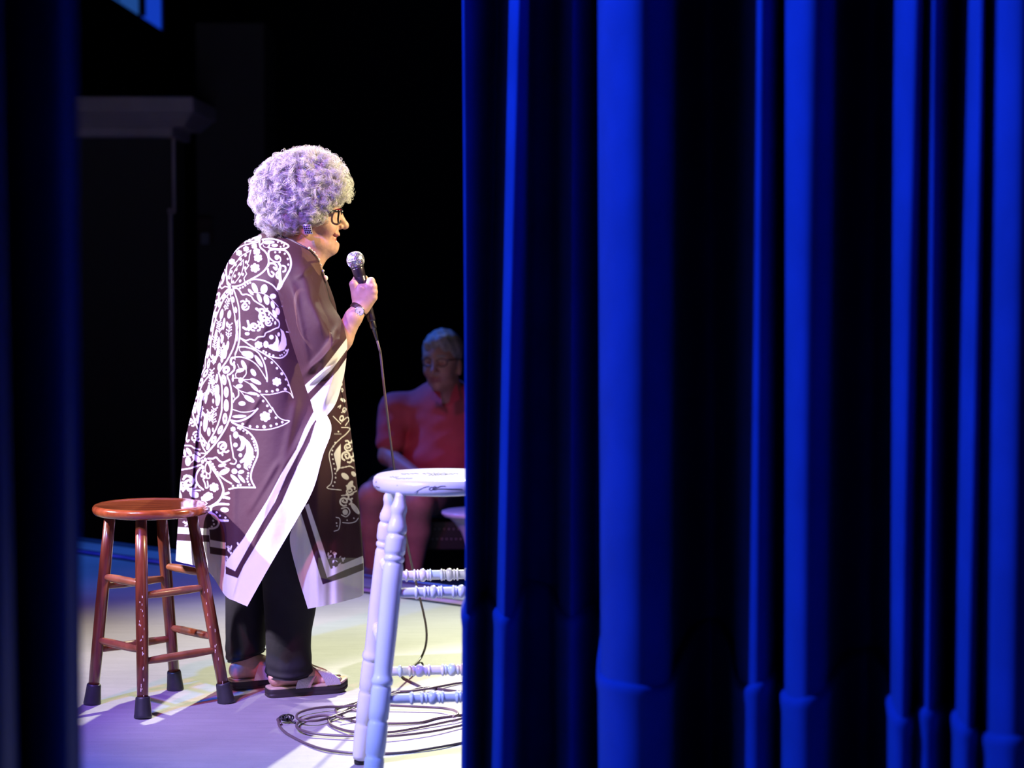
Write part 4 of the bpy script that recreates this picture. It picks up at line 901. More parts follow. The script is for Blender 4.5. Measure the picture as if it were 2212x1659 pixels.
scroll(r5, 1970, 830, 62, 20, 5.027); scroll(r5, 1955, 930, 72, 110, 5.027); scroll(r5, 1930, 1420, 70, 60, 5.027); scroll(r5, 1990, 1310, 60, 10, 5.027)
st(r5, [(1890, 1060), (1940, 1050), (1990, 1040), (2030, 1060)], 2.2); leaf(r5, 1900, 1120, 1975, 1180, 28, 5.027); leaf(r5, 2010, 1100, 2050, 1150, 22, 5.027); leaf(r5, 1960, 1290, 2020, 1200, 24, 5.027); leaf(r5, 2000, 1440, 2090, 1560, 26, 5.027)
st(r5, [(1900, 1360), (1980, 1350), (2060, 1310)], 2.2); el(r5, 1940, 1545, 26, 26, 0, 12, 5.027); st(r5, [(1900, 1500), (1960, 1490), (1990, 1540), (1950, 1590), (1900, 1570)], 2.4)
for q in ([(1890, 320), (1940, 330)], [(1860, 400), (1890, 380), (1880, 410)], [(1900, 460), (1950, 420)], [(1810, 500), (1890, 580)], [(1900, 620), (1990, 630), (1950, 690), (1900, 730)], [(1900, 560), (1960, 510), (1980, 540), (1940, 600)]): st(r5, q, 1.8)
leaf(r5, 1890, 305, 1940, 340, 18, 5.027); el(r5, 1900, 520, 24, 34, 20, 12, 5.027); el(r5, 1930, 430, 22, 30, 10, 10, 5.027); el(r5, 1905, 215, 14, 22, 0, 8, 5.027); el(r5, 1900, 150, 10, 18, 0, 0, 5.027)
st(r6, [(1830, 235), (1900, 240), (1960, 225), (1990, 190)], 2.2); dots(r6, [(1875, 210), (1945, 190), (1770, 270), (1765, 240)], 8, 4.809); el(r6, 1855, 125, 28, 28, 0, 0, 4.809); st(r6, [(1760, 180), (1800, 200), (1790, 300), (1740, 325)], 1.8)
r_ = random.Random(9)
for i in range(42):
    x = r_.uniform(1650, 1860); y = r_.uniform(500, 720)
    if y > 500 + (x - 1650) * .55 and y < 560 + (x - 1640) * 1.6: el(r6, x, y, r_.uniform(5, 12), r_.uniform(10, 22), r_.uniform(0, 180), r_.choice([0, 5]), 4.809)
PR = _k
# side border and hem border of the front panel
FB = [(r6([(1432, 60), (1475, 40), (1705, 720), (1700, 800), (1665, 812)]), 1), (r6([(1700, 720), (1870, 650), (2050, 575), (2050, 655), (1860, 725), (1668, 812)]), 1),
      (r6([(1375, 130), (1432, 50), (1668, 812), (1660, 870), (1622, 878)]), 0), (r6([(1668, 808), (1860, 725), (2055, 650), (2060, 722), (1860, 800), (1622, 878)]), 0),
      (r6([(1250, 200), (1385, 100), (1622, 878), (1860, 800), (2060, 720), (2060, 1000), (1450, 1180), (1240, 380)]), 1)]
def front_print(px, py, U, V):
    P0, P1 = px.ravel().copy(), py.ravel(); m_ = print_mask(P0, P1, FP); hid = U.ravel() > 3.02 / 5
    m_[hid] = 0
    m_ = np.where(hid, m_, lay(m_, FB, P0, P1))
    m_[hid & (P1 > 1205)] = 1
    return col_from(m_).reshape(px.shape + (3,))
def front_fold(px, py, U, V):
    return (.006 * np.sin((px - 700) * .13) * np.clip((py - 760) / 300, 0, 1) + .0015 * np.sin(px * .3 + 1) * np.clip((py - 900) / 300, 0, 1)) * (U < .75)
panel('front_panel', fr, 240, 560, kim, front_fold, front_print, m=m_sheer, label='sheer front panel with striped border')
# collar facing
MB().tube(catmull([Pw(*q) for q in ((560, 508, 6.60), (575, 504, 6.53), (600, 509, 6.44), (625, 517, 6.385), (650, 530, 6.35), (668, 540, 6.345), (680, 552, 6.38), (690, 566, 6.44))], 8), .0035, 8).build('collar', mat('collar_cloth', (0.05, 0.028, 0.036), rough=.6), kim)

# ------------------------------------------------------------------ head, neck (implicit surface in head space: x forward, y left, z up)
SKIN = np.array([0.62, 0.36, 0.26])
def mouth_cavity(p):
    return chain(p, [(.082, -.0335, -.0365), (.093, -.020, -.0490), (.103, 0, -.0535), (.093, .020, -.0490), (.082, .0335, -.0365)], [.0036, .0092, .0105, .0092, .0036], .004)
def head_sdf(p, smile=True, male=False):
    d = sd_ell(p, (.008, 0, .055), (.098, .076, .088))
    d = smin(d, sd_ell(p, (.048, 0, .01), (.054, .064, .075)), .03)            # face
    d = smin(d, sd_ell(p, (.052, 0, -.048), (.044, .041, .044)), .022)         # muzzle
    d = smin(d, sd_ell(p, (.025, 0, -.062), (.050, .058, .034)), .03)          # jaw
    for s in (-1, 1):
        d = smin(d, sd_ell(p, (.068, s * .034, -.018), (.026, .026, .024)), .018)   # cheek
        d = smin(d, sd_ell(p, (.080, s * .027, .050), (.020, .026, .012)), .014)    # brow
        d = smax(d, -sd_ell(p, (.108, s * .030, .026), (.018, .018, .013)), .010)   # socket
        d = smin(d, sd_ell(p, (.079, s * .031, .026), (.0125, .0125, .0125)), .003) # eyeball
        d = smin(d, chain(p, [(.093, s * .016, .034), (.091, s * .031, .037), (.083, s * .044, .030)], [.004, .005, .004], .004), .004)
        d = smin(d, sd_ell(p, (-.004, s * .074, -.004), (.018, .008, .030)), .006)  # ear
        d = smin(d, sd_ell(p, (.003, s * .074, -.030), (.009, .007, .010)), .006)   # lobe
        d = smax(d, -sd_ell(p, (.004, s * .082, .0), (.008, .006, .012)), .005)
    d = smin(d, sd_cone(p, (.094, 0, .045), (.117, 0, -.005), .008, .0105), .012)   # nose bridge
    d = smin(d, sd_ell(p, (.119, 0, -.0115), (.0125, .0120, .0110)), .008)           # tip
    for s in (-1, 1):
        d = smin(d, sd_ell(p, (.104, s * .012, -.014), (.010, .0075, .008)), .006)
        d = smax(d, -sd_ell(p, (.108, s * .006, -.0225), (.005, .003, .004)), .003)
    d = smin(d, sd_ell(p, (.0765, 0, -.079), (.0195, .022, .0190)), .018)            # chin
    if smile:
        d = smin(d, chain(p, [(.082, -.031, -.033), (.0905, -.017, -.038), (.0955, 0, -.0385), (.0905, .017, -.038), (.082, .031, -.033)], [.003, .005, .0055, .005, .003], .004), .009)
        d = smin(d, chain(p, [(.080, -.030, -.042), (.086, -.018, -.064), (.0905, 0, -.0690), (.086, .018, -.064), (.080, .030, -.042)], [.003, .005, .0060, .005, .003], .004), .008)
        cav = mouth_cavity(p)
        d = smax(d, -cav, .0022)
        d = smin(d, sd_ell(p, (.058, 0, -.0470), (.0310, .028, .0082)), .0012)      # teeth
        for s in (-1, 1):                                                        # smile folds
            d = smax(d, -chain(p, [(.102, s * .020, -.014), (.093, s * .036, -.028), (.083, s * .043, -.044), (.078, s * .043, -.060)], [.0010, .0020, .0020, .0010], .004), .010)
            d = smax(d, -chain(p, [(.088, s * .030, -.070), (.081, s * .033, -.082)], [.001, .0012], .004), .008)
    else:
        d = smin(d, chain(p, [(.084, -.024, -.046), (.098, 0, -.043), (.084, .024, -.046)], [.004, .006, .004], .004), .008)
        d = smin(d, chain(p, [(.082, -.022, -.050), (.095, 0, -.056), (.082, .022, -.050)], [.004, .006, .004], .004), .007)
        d = smax(d, -chain(p, [(.088, -.023, -.048), (.103, 0, -.0495), (.088, .023, -.048)], [.001, .0018, .001], .003), .002)
    return d
def skin_tint(L, base, lips, teeth=True, brow=(.25, .2, .18)):
    c = np.tile(base, (len(L), 1)); x, y, z = L.T
    up = (x > .082) & (abs(y) < .03) & (abs(z + .050 + .010 * (abs(y) < .022) * 0) < .016)
    if teeth:
        cd = mouth_cavity((x, y, z)); te = np.sqrt(((x - .058) / .0310) ** 2 + (y / .028) ** 2 + ((z + .0470) / .0082) ** 2)
        c[(cd < .0055) & (x > .07)] = lips
        c[(cd < .0004) & (x < .0935 - 9 * y * y)] = (.38, .11, .10)
        c[(te < 1.06) & (cd < .0012) & (x > .066)] = (.85, .80, .66)
    else:
        c[(x > .076) & (abs(y) < .026) & (z < -.038) & (z > -.062) & (x > .092 - 18 * y * y)] = lips
    for s in (-1, 1):
        e = np.sqrt((x - .079) ** 2 + (y - s * .031) ** 2 + (z - .026) ** 2) < .0131; e &= x > .082
        c[e] = (.75, .72, .70); c[e & (abs(y - s * .031) < .005) & (abs(z - .026) < .005)] = (.05, .03, .02)
        b = (abs(z - .052 + 3 * (abs(y) - .03) ** 2) < .004) & (abs(y) > .012) & (abs(y) < .048) & (x > .06) & (y * s > 0); c[b] = brow
    ch = np.exp(-(((x - .075) / .03) ** 2 + ((abs(y) - .04) / .02) ** 2 + ((z + .02) / .022) ** 2))[:, None]
    return c * (1 - .25 * ch * np.array([0, .5, .5]))
HA = math.radians(4)
HR = rotz(HA) @ roty(math.radians(-2))
H0 = Pw(660, 482, 6.385) - HR @ np.array([0, -.078, 0])
m_skin = mat('skin', (1, 1, 1), rough=0.5, attr='tint', var=.12, vscale=60, bump=.06, bscale=140, sss=.08)
def neck_head(p):
    d = head_sdf(p, True)
    n = sd_cone(p, (-.008, 0, -.02), (-.045, 0, -.14), .060, .066)
    d = smin(d, n, .02)
    d = smin(d, sd_cone(p, (.050, 0, -.074), (-.005, 0, -.128), .026, .050), .028)     # soft double chin
    d = smin(d, sd_ell(p, (-.050, 0, -.185), (.085, .13, .062)), .03)                  # shoulders
    return d
hv, hf = surface_nets(neck_head, (-.17, -.20, -.245), (.14, .20, .155), .0021)
hc = skin_tint(hv, SKIN, np.array([.56, .27, .21]))
hw = hv @ HR.T + H0
# ------------------------------------------------------------------ forearm and hand around the microphone
rx_ = np.array([1.0, 0, 0]) - md * md[0]; rx_ /= np.linalg.norm(rx_)               # right of the microphone axis
bk_ = np.cross(rx_, md); bk_ = bk_ if bk_[1] > 0 else -bk_                          # away from the camera
def around(c, deg, r): a = math.radians(deg); return c + r * (math.cos(a) * rx_ + math.sin(a) * bk_)
t0 = (P(785, 612, MY) - mg) @ md
fing = []
for i in range(4):
    c = mg + md * (t0 + .0165 * i)
    rr = [.0105, .0108, .0102, .0092][i]; ln = [0.97, 1.05, 1.0, .86][i]
    cc = c + rx_ * (-.001 - .0008 * i)
    fing.append(([around(cc, -30, .0365 * ln), around(cc, 52, .0325 * ln), around(cc, 118, .0270), around(cc, 175, .0250)], [rr * 1.08, rr, rr * .92, rr * .82]))
wrist = P(779, 662, MY - .006); elb = Pw(700, 790, 6.30)
def hand_sdf(p):
    d = None
    for pts, rs in fing:
        e = chain(p, pts, rs, .003); d = e if d is None else smin(d, e, .0035)
    mc = None
    for i, (pts, rs) in enumerate(fing):
        w0 = wrist + rx_ * (.014 - .006 * (1.5 - i)) * .4 + md * (.006 * (i - 1.5)) - bk_ * .004
        e = sd_cone(p, w0, pts[0], .0165, .0118); mc = e if mc is None else smin(mc, e, .010)
    d = smin(d, mc, .006)
    th0 = wrist + rx_ * (-.006) - md * .008; th1 = P(764, 614, MY - .012); th2 = P(770, 603, MY + .020); th3 = P(789, 601, MY + .034)
    d = smin(d, chain(p, [th0, th1, th2, th3], [.016, .0128, .0108, .0085], .004), .008)
    d = smin(d, sd_cone(p, P(775, 640, MY - .010), P(782, 622, MY - .016), .016, .013), .010)
    # tendons and knuckle dips on the back of the hand
    for i, (pts, rs) in enumerate(fing[:3]):
        a = wrist * .35 + pts[0] * .65 - bk_ * .0105; b = pts[0] - bk_ * .0095
        d = smin(d, sd_cone(p, a, b, .0018, .0026), .004)
    arm = chain(p, [wrist + md * 0, P(764, 685, MY - .02), P(738, 732, MY - .02), elb], [.0215, .0255, .033, .038], .012)
    return smin(d, arm, .012)
c0 = P(785, 625, MY); 
hnv, hnf = surface_nets(hand_sdf, c0 + np.array([-.16, -.085, -.26]), c0 + np.array([.075, .085, .065]), .0019)
k_ = np.array([.60, .35, .25]); hnc = np.tile(k_, (len(hnv), 1))
for pts, rs in fing:
    dd = np.linalg.norm(hnv - pts[1], axis=1); hnc = hnc * (1 - .25 * np.exp(-(dd / .009) ** 2)[:, None] * np.array([0, .7, .6]))
# ------------------------------------------------------------------ feet
def foot_parts(hx, hy, tx, ty, zz=.030):
    """heel and toe pixels of the sole line -> implicit foot"""
    a = G(hx, hy, zz); b = G(tx, ty, zz); f = (b - a); f[2] = 0; l = np.linalg.norm(f); f /= l; sd = np.array([-f[1], f[0], 0])
    return a, f, sd, l
Fn = foot_parts(580, 1484, 742, 1470); Ff = foot_parts(497, 1468, 640, 1455)
def foot_sdf(p, Fd):
    a, f, sd, l = Fd; up = np.array([0, 0, 1.0]); Q_ = lambda t, s, z: a + f * (t * l) + sd * s + up * z
    d = sd_cone(p, Q_(.11, 0, .026), Q_(.45, .0, .026), .027, .030)
    d = smin(d, sd_cone(p, Q_(.45, 0, .028), Q_(.72, 0, .012), .030, .026), .02)
    d = smin(d, sd_cone(p, Q_(.30, 0, .060), Q_(.68, .004, .022), .028, .020), .02)
    d = smin(d, sd_cone(p, Q_(.20, 0, .05), Q_(.20, 0, .15), .029, .031), .025)
    for i, (s, e, r_) in enumerate(((-.026, .89, .0100), (-.012, .93, .0088), (.001, .93, .0086), (.013, .91, .0084), (.026, .96, .0115)) if Fd is Fn else ((.026, .89, .0100), (.012, .93, .0088), (-.001, .93, .0086), (-.013, .91, .0084), (-.026, .96, .0115))):
        d = smin(d, chain(p, [Q_(.70, s * .9, .012), Q_(.82, s, .012), Q_(e, s, .006)], [r_ * 1.25, r_ * 1.05, r_], .004), .005)
    d = smax(d, -(p[2] - (zz_floor)), .004)
    return d
zz_floor = .0305
feet_m = []
for Fd in (Fn, Ff):
    a, f, sd, l = Fd; lo = np.minimum(a, a + f * l) - .06; hi = np.maximum(a, a + f * l) + .06; lo[2] = .02; hi[2] = .26
    v_, f_ = surface_nets(lambda p: foot_sdf(p, Fd), lo, hi, .0030); cc = np.tile(SKIN, (len(v_), 1))
    for s, e in ((-.026, .89), (-.012, .93), (.001, .93), (.013, .91), (.026, .96)):
        s = s if Fd is Fn else -s
        q = a + f * (e * l + .004) + sd * s; q[2] = zz + .0 if False else .046
        cc[np.linalg.norm(v_ - q, axis=1) < .0085] = (.01, .07, .12)
    feet_m.append((v_, f_, cc))
# ------------------------------------------------------------------ trunk and limbs under the clothes
tcn = Pw(565, 800, 6.50)
def trunk(p):
    d = sd_cone(p, Pw(595, 590, 6.50), Pw(585, 700, 6.50), .100, .120); d = smin(d, sd_cone(p, Pw(585, 700, 6.5), Pw(580, 950, 6.5), .125, .150), .06)
    d = smin(d, sd_cone(p, Pw(610, 580, 6.42), Pw(630, 590, 6.35), .07, .050), .05); d = smin(d, sd_cone(p, Pw(605, 580, 6.6), Pw(620, 590, 6.66), .07, .050), .05)
    d = smin(d, chain(p, [Pw(632, 580, 6.33), Pw(676, 700, 6.235), elb + np.array([0, .0, 0]), P(738, 732, MY - .02)], [.046, .042, .038, .031], .02), .03)
    d = smin(d, chain(p, [Pw(615, 580, 6.68), Pw(640, 720, 6.74), Pw(700, 740, 6.66)], [.052, .045, .032], .02), .03)
    for Fd, sx in ((Fn, 0), (Ff, 1)):
        a, f, sd, l = Fd; an = a + f * l * .25 + np.array([0, 0, .10])
        hip = Pw(600 if sx == 0 else 560, 960, 6.42 if sx == 0 else 6.60)
        d = smin(d, chain(p, [hip, (hip * .5 + an * .5) + np.array([.015, 0, 0]), an], [.085, .042, .027], .03), .04)
    return d
lo = Pw(440, 1500, 6.4); tv, tf = surface_nets(trunk, (-1.02, 6.10, .10), (-.45, 6.85, 1.36), .011)
bv, bf, bc = join_parts([(hw, hf, hc), (hnv, hnf, hnc), (tv, tf, SKIN)] + feet_m)
body = mk('body', bv, bf, m_skin, pw, True, color=bc)

# ------------------------------------------------------------------ trousers
m_tr = mat('trouser_cloth', (0.012, 0.011, 0.014), rough=0.8, spec=.25, bump=.08, bscale=70, var=.2, vscale=30)
def leg_tube(rows_):
    """rows of (px left, px right, py, Y, half depth)"""
    C = np.array(rows_, float); M = cr_mat(len(C), 90); R_ = M @ C; n = 40; ang = np.linspace(0, 2 * np.pi, n, endpoint=False); V = []
    for i, (a, b, y, Y, hd) in enumerate(R_):
        c = Pw((a + b) / 2, y, Y); hw_ = (b - a) / 2 * Y / F; k = i / 90
        wr = 1 + .045 * np.sin(ang * 3 + k * 6) * k + .03 * np.sin(ang * 5 - k * 11) * k + .03 * np.sin(k * 46 + 2 * np.sin(ang)) * max(0, k - .55) * 2
        V.append(np.column_stack([c[0] + hw_ * np.cos(ang) * wr, c[1] + hd * np.sin(ang) * wr, np.full(n, c[2]) + .014 * (k > .97) * 0 + (b - a) * 0]))
    V = np.array(V); V = np.concatenate([V, V[:, :1]], 1); return V
Ln = leg_tube([(545, 690, 900, 6.42, .14), (545, 690, 1050, 6.38, .13), (560, 688, 1200, 6.355, .10), (568, 684, 1300, 6.345, .09), (573, 674, 1370, 6.342, .086), (576, 676, 1420, 6.342, .086), (574, 679, 1446, 6.342, .086), (575, 674, 1459, 6.342, .084)])
Lf = leg_tube([(500, 650, 900, 6.55, .13), (492, 640, 1050, 6.55, .12), (487, 610, 1200, 6.50, .095), (486, 590, 1300, 6.47, .09), (488, 578, 1380, 6.465, .086), (489, 574, 1414, 6.465, .084), (491, 573, 1428, 6.465, .084)])
for q in (Ln, Lf):
    q[-6:, :, 2] += 0
Lf[-25:, :, 2] += (np.linspace(0, 1, 25)[:, None]) * np.clip((Lf[-25:, :, 0] - Lf[-1, :, 0].min()) / .115, 0, 1) * .035
g = MB(); g.grid(Ln); g.grid(Lf); trs = g.build('trousers', m_tr, pw, label='loose black trousers')

# ------------------------------------------------------------------ sandals
m_sole = mat('sandal_sole', (0.028, 0.020, 0.022), rough=.5); m_foot = mat('sandal_footbed', (0.52, 0.40, 0.26), rough=.6); m_strap = mat('sandal_strap', (0.62, 0.56, 0.62), rough=.35, metal=.35, bump=.25, bscale=260)
def sandal(Fd, hx, tx):
    a, f, sd, l = Fd; a0 = np.array([a[0], a[1], 0]); nm = 'sandal'
    sn = []
    outl = [(-.03, 0), (-.02, .022), (.05, .032), (.2, .034), (.4, .033), (.6, .040), (.8, .044), (.93, .038), (1.02, .022), (1.05, 0)]
    poly_ = outl + [(t, -s) for t, s in outl[-2:0:-1]]
    pts = catmull(np.array([(t * l, s) for t, s in poly_]), 5, True)
    def ring(sc, z, tl=0): return np.array([a0 + f * ((x - l / 2) * sc + l / 2) + sd * y * sc + np.array([0, 0, z + .008 * max(0, (x / l - .85) / .15) ** 1.5 * (1 if tl else 1)]) for x, y in pts])
    def loft(rings, name, m, parent):
        g = MB(); V = np.array(rings); V = np.concatenate([V, V[:, :1]], 1); g.grid(V); n_ = len(pts)
        g.add(rings[0][::-1], [tuple(range(n_))]); g.add(rings[-1], [tuple(range(n_))]); return g.build(name, m, parent, label=None, sharp=50)
    so = loft([ring(.985, .0), ring(1.0, .003), ring(1.0, .010), ring(.985, .0115), ring(1.0, .013), ring(1.0, .024), ring(.99, .026)], 'sandal', m_sole, pw)
    loft([ring(.985, .025), ring(.985, .030), ring(.965, .0315)], 'footbed', m_foot, so)
    up = np.array([0, 0, 1.0])
    def strap(ta, tb, wdt, ht, off):
        rows_ = []
        for q in np.linspace(0, 1, 22):
            an = math.pi * q; s_ = math.cos(an); z = .026 + (math.sin(an) ** .75) * ht + off
            t = ta + (tb - ta) * q; hw_ = .040
            c = a0 + f * (t * l) + sd * s_ * (hw_ + off) + up * z
            rows_.append([c + f * w_ + up * (.0006 * math.cos(j * math.pi) - abs(w_) * .0 - (w_) * .42 * math.sin(an)) for j, w_ in enumerate(np.linspace(-wdt / 2, wdt / 2, 15))])
        V = np.array(rows_); g = MB(); g.grid(V); g.grid((V - up * .003)[:, ::-1])
        g.build('strap', m_strap, so, label='ribbed silver cross strap')
    sg = 1
    strap(.40 if Fd is Ff else .78, .78 if Fd is Ff else .40, .048, .046, .003); strap(.78 if Fd is Ff else .40, .40 if Fd is Ff else .80, .048, .049, .006)
    return so
sandal(Fn, 580, 742); sandal(Ff, 497, 640)

# ------------------------------------------------------------------ glasses, earring, necklace, watch
m_frame = mat('glasses_frame', (0.008, 0.007, 0.008), rough=.2, coat=.5); m_red = mat('frame_red', (.35, .01, .02), rough=.3)
def HL(x, y, z): return HR @ np.array([x, y, z]) + H0
def lens_ring(s, n=28):
    out = []
    for i in range(n):
        a = 2 * math.pi * i / n; ca, sa = math.cos(a), math.sin(a)
        y = s * (.034) + .0265 * np.sign(ca) * abs(ca) ** .7; z = .020 + .0235 * np.sign(sa) * abs(sa) ** .7
        out.append((.109 + .16 * (z - .02) - 2.2 * (abs(y)) ** 2, y, z))
    return out
g = MB()
for s in (-1, 1): g.tube([HL(*q) for q in lens_ring(s)], .0030, 8, closed=True)
g.tube([HL(.111, -.009, .030), HL(.114, 0, .033), HL(.111, .009, .030)], .0028, 8)
gls = g.build('glasses', m_frame, pw, label='black framed glasses')
for s in (-1, 1):
    MB().tube([HL(.104, s * .062, .034), HL(.09, s * .069, .034), HL(.05, s * .074, .030), HL(.0, s * .076, .022)], [.0045, .0045, .0035, .003], 8).build('temple', m_frame, gls)
    MB().box(HL(.101, s * .0665, .038), (.018, .004, .004), R=HR, bev=.001).build('hinge_accent', m_red, gls, smooth=False)
    ring = np.array([HL(*q) for q in lens_ring(s)]); c = ring.mean(0)
    lm = mat('lens_glass', (.10, .10, .11), rough=.05, alpha=.10)
    mk('lens', np.vstack([c[None], ring]), [(0, 1 + i, 1 + (i + 1) % len(ring)) for i in range(len(ring))], lm, gls)
ec = Pw(665, 495.5, 6.362)
m_ear = mat('earring_silver', (.82, .80, .84), rough=.25, metal=.6); m_set = mat('earring_black', (.01, .01, .012), rough=.3)
g = MB(); V = []
for i in np.linspace(-1, 1, 13):
    V.append([ec + np.array([.0125 * i + .003 * -j, -.006 * (1 - .6 * i * i) * (1 - .5 * j * j) , .0145 * j]) for j in np.linspace(-1, 1, 13)])
V = np.array(V); g.grid(V); g.grid(V[::-1] + np.array([0, .003, 0])); ear = g.build('earring', m_ear, pw, label='square silver earring with black squares')
g = MB()
for i in range(4):
    for j in range(4):
        a, b = (i - 1.5) / 2 * .92, (j - 1.5) / 2 * .92; c = ec + np.array([.0125 * a - .003 * b, -.006 * (1 - .6 * a * a) * (1 - .5 * b * b) - .0006, .0145 * b]); g.box(c, (.0036, .0022, .0041))
g.build('inset', m_set, ear, smooth=False)
g = MB(); npath = catmull([Pw(*q) for q in ((668, 536, 6.34), (676, 543, 6.352), (684, 552, 6.375), (691, 566, 6.40), (698, 585, 6.42), (703, 602, 6.44))], 6)
g.tube(npath, .0009, 6)
for q, r_ in ((668.5, .0042), (675, .0040), (682, .0048)): pass
for i in range(0, len(npath), 4): g.ell(npath[i], (.0042 if i % 8 == 0 else .003,) * 3, nu=12, nv=8)
g.ell(Pw(703, 601, 6.43), (.008, .006, .009), nu=14, nv=10)
g.build('necklace', mat('pearl', (.80, .74, .68), rough=.2, coat=.5), pw, label='necklace of pale beads')
# watch
m_strapw = mat('watch_leather', (.085, .038, .028), rough=.5); m_steel = mat('watch_steel', (.72, .70, .72), rough=.2, metal=.9)
ad = (P(760, 690, MY - .02) - wrist); ad /= np.linalg.norm(ad); wcen = wrist + ad * .010
u1 = np.cross(ad, [0, -1.0, 0]); u1 /= np.linalg.norm(u1); u2 = np.cross(ad, u1)
V = []
for a in np.linspace(0, 2 * math.pi, 49): V.append([wcen + (.0262 + (0.0012 if abs(w_) < .0075 else 0)) * (math.cos(a) * u1 * 1.02 + math.sin(a) * u2 * .98) + ad * w_ for w_ in np.linspace(-.0085, .0085, 7)])
g = MB(); g.grid(np.array(V)); g.grid(np.array(V)[::-1] * 1.0); wa = g.build('watch', m_strapw, pw, label='wristwatch with brown leather strap')
wd_ = P(784.5, 658.5, MY) - wcen; wd_ -= ad * (wd_ @ ad); wd_[1] -= .020; wd_ /= np.linalg.norm(wd_)
wcs = wcen + wd_ * .0265
MB().lathe(wcs, wcs + wd_ * .008, [(0, .0135), (.1, .0145), (.8, .0148), (1, .0132)], 32).build('case', m_steel, wa)
MB().lathe(wcs + wd_ * .0065, wcs + wd_ * .0082, [(0, .0122), (1, .0120)], 32).build('dial', mat('dial_white', (.8, .76, .74), rough=.4), wa, smooth=False)
wu = np.cross(wd_, ad); wu /= np.linalg.norm(wu); g = MB()
for i in range(12):
    a = i * math.pi / 6; e = ad * math.cos(a) + wu * math.sin(a); g.tube([wcs + wd_ * .0084 + e * .0088, wcs + wd_ * .0084 + e * .0108], .0005, 5)
for a, l_ in ((.6, .006), (2.3, .009)): e = ad * math.cos(a) + wu * math.sin(a); g.tube([wcs + wd_ * .0086, wcs + wd_ * .0086 + e * l_], .0006, 5)
g.build('hands', m_black, wa)
MB().ell(wcs + wd_ * .004 + ad * .016, (.0024, .0024, .0024), nu=10, nv=6).build('crown', m_steel, wa)

# ------------------------------------------------------------------ curly hair
HCx, HCy, HYc = 648, 418, 6.455
hcen = Pw(HCx, HCy, HYc)
prof_px = [(760, 400), (757, 420), (746, 436), (728, 438), (724, 446), (715, 464), (705, 482), (686, 490), (668, 486), (654, 497), (640, 506), (610, 507), (578, 503), (560, 488), (551, 455), (543, 420), (550, 385), (571, 356), (600, 338), (640, 325), (688, 321), (724, 338), (748, 366)]
pa = np.array([math.atan2(HCy - y, x - HCx) for x, y in prof_px]); pr = np.array([math.hypot(x - HCx, y - HCy) for x, y in prof_px]) * HYc / F
o_ = np.argsort(pa); pa, pr = pa[o_], pr[o_]; pa = np.concatenate([[pa[-1] - 2 * math.pi], pa, [pa[0] + 2 * math.pi]]); pr = np.concatenate([[pr[-1]], pr, [pr[0]]])
RY = .118
def hair_R(d):
    ph = np.arctan2(d[..., 2], d[..., 0]); r_ = np.interp(ph, pa, pr); s2 = d[..., 0] ** 2 + d[..., 2] ** 2
    return ((s2 / r_ ** 2) ** 1.75 + np.abs(d[..., 1] / RY) ** 3.5) ** (-1 / 3.5)
m_hair0 = mat('hair_base', (0.70, 0.67, 0.66), rough=.9, var=.6, vscale=110, bump=.8, bscale=120)
m_hair = mat('hair_strand', (0.97, 0.95, 0.91), rough=.42, var=.18, vscale=45, transl=.42)
nu, nv = 110, 70; th_, ph_ = np.meshgrid(np.linspace(0.001, math.pi - .001, nv), np.linspace(0, 2 * math.pi, nu), indexing='ij')
D_ = np.stack([np.sin(th_) * np.cos(ph_), np.sin(th_) * np.sin(ph_), np.cos(th_)], -1)
lump = 1 + .035 * np.sin(D_[..., 0] * 17 + 2) * np.sin(D_[..., 1] * 15) + .03 * np.sin(D_[..., 2] * 21 + D_[..., 0] * 9)
Vb = hcen + D_ * (hair_R(D_) * .84 * lump)[..., None]
g = MB(); g.grid(Vb); hair = g.build('hair', m_hair0, pw, label='short curly white hair')
hr = np.random.default_rng(21); paths = []
nl = 720
for i in range(nl):
    d = hr.normal(size=3); d /= np.linalg.norm(d)
    if d[1] > .35 and hr.uniform() < .7: d[1] *= -1
    t1 = np.cross(d, hr.normal(size=3)); t1 /= np.linalg.norm(t1); t2 = np.cross(d, t1)
    dn = np.array([0, 0, -1.0]) - d * (-d[2]); 
    amp = hr.uniform(.008, .016); turns = hr.uniform(.8, 2.0); ph0 = hr.uniform(0, 6.28); reach = hr.uniform(.93, 1.02); rot = hr.choice([-1, 1])
    nst = 14
    for j in range(nst):
        dd = d + hr.normal(size=3) * .026; dd /= np.linalg.norm(dd); R0 = hair_R(dd)
        s_ = np.linspace(0, 1, 17); a = ph0 + rot * s_ * turns * 2 * math.pi + hr.normal() * .11
        am = amp * (.35 + .65 * s_) * (1 + .15 * hr.normal()); rad = R0 * (.78 + (reach - .78 + .02 * hr.normal()) * np.sin(s_ * 1.75) / 1.0)
        pts = hcen + dd * rad[:, None] + am[:, None] * (np.cos(a)[:, None] * t1 + np.sin(a)[:, None] * (t2 * .6 + dd * .55)) + dn * (s_ ** 2)[:, None] * .014
        paths.append(pts)
for i in range(800):                                             # stray curls on the outline
    d = hr.normal(size=3); d[1] *= .5; d /= np.linalg.norm(d)
    if d[0] > .3 and d[2] < .05: continue
    if d[2] < -.45: continue
    t1 = np.cross(d, hr.normal(size=3)); t1 /= np.linalg.norm(t1); R0 = hair_R(d); s_ = np.linspace(0, 1, 17); k2 = hr.uniform(.9, 1.7)
    ln = hr.uniform(.03, .12); a = s_ * math.pi * k2
    paths.append(hcen + d * (R0 * (.93 + ln * np.sin(a)))[:, None] + t1 * (.016 * hr.uniform(.5, 1.3) * (1 - np.cos(a)))[:, None])
Pp = np.array(paths); n_, m_2 = Pp.shape[:2]
tg = np.gradient(Pp, axis=1); tg /= np.linalg.norm(tg, axis=2)[..., None] + 1e-9
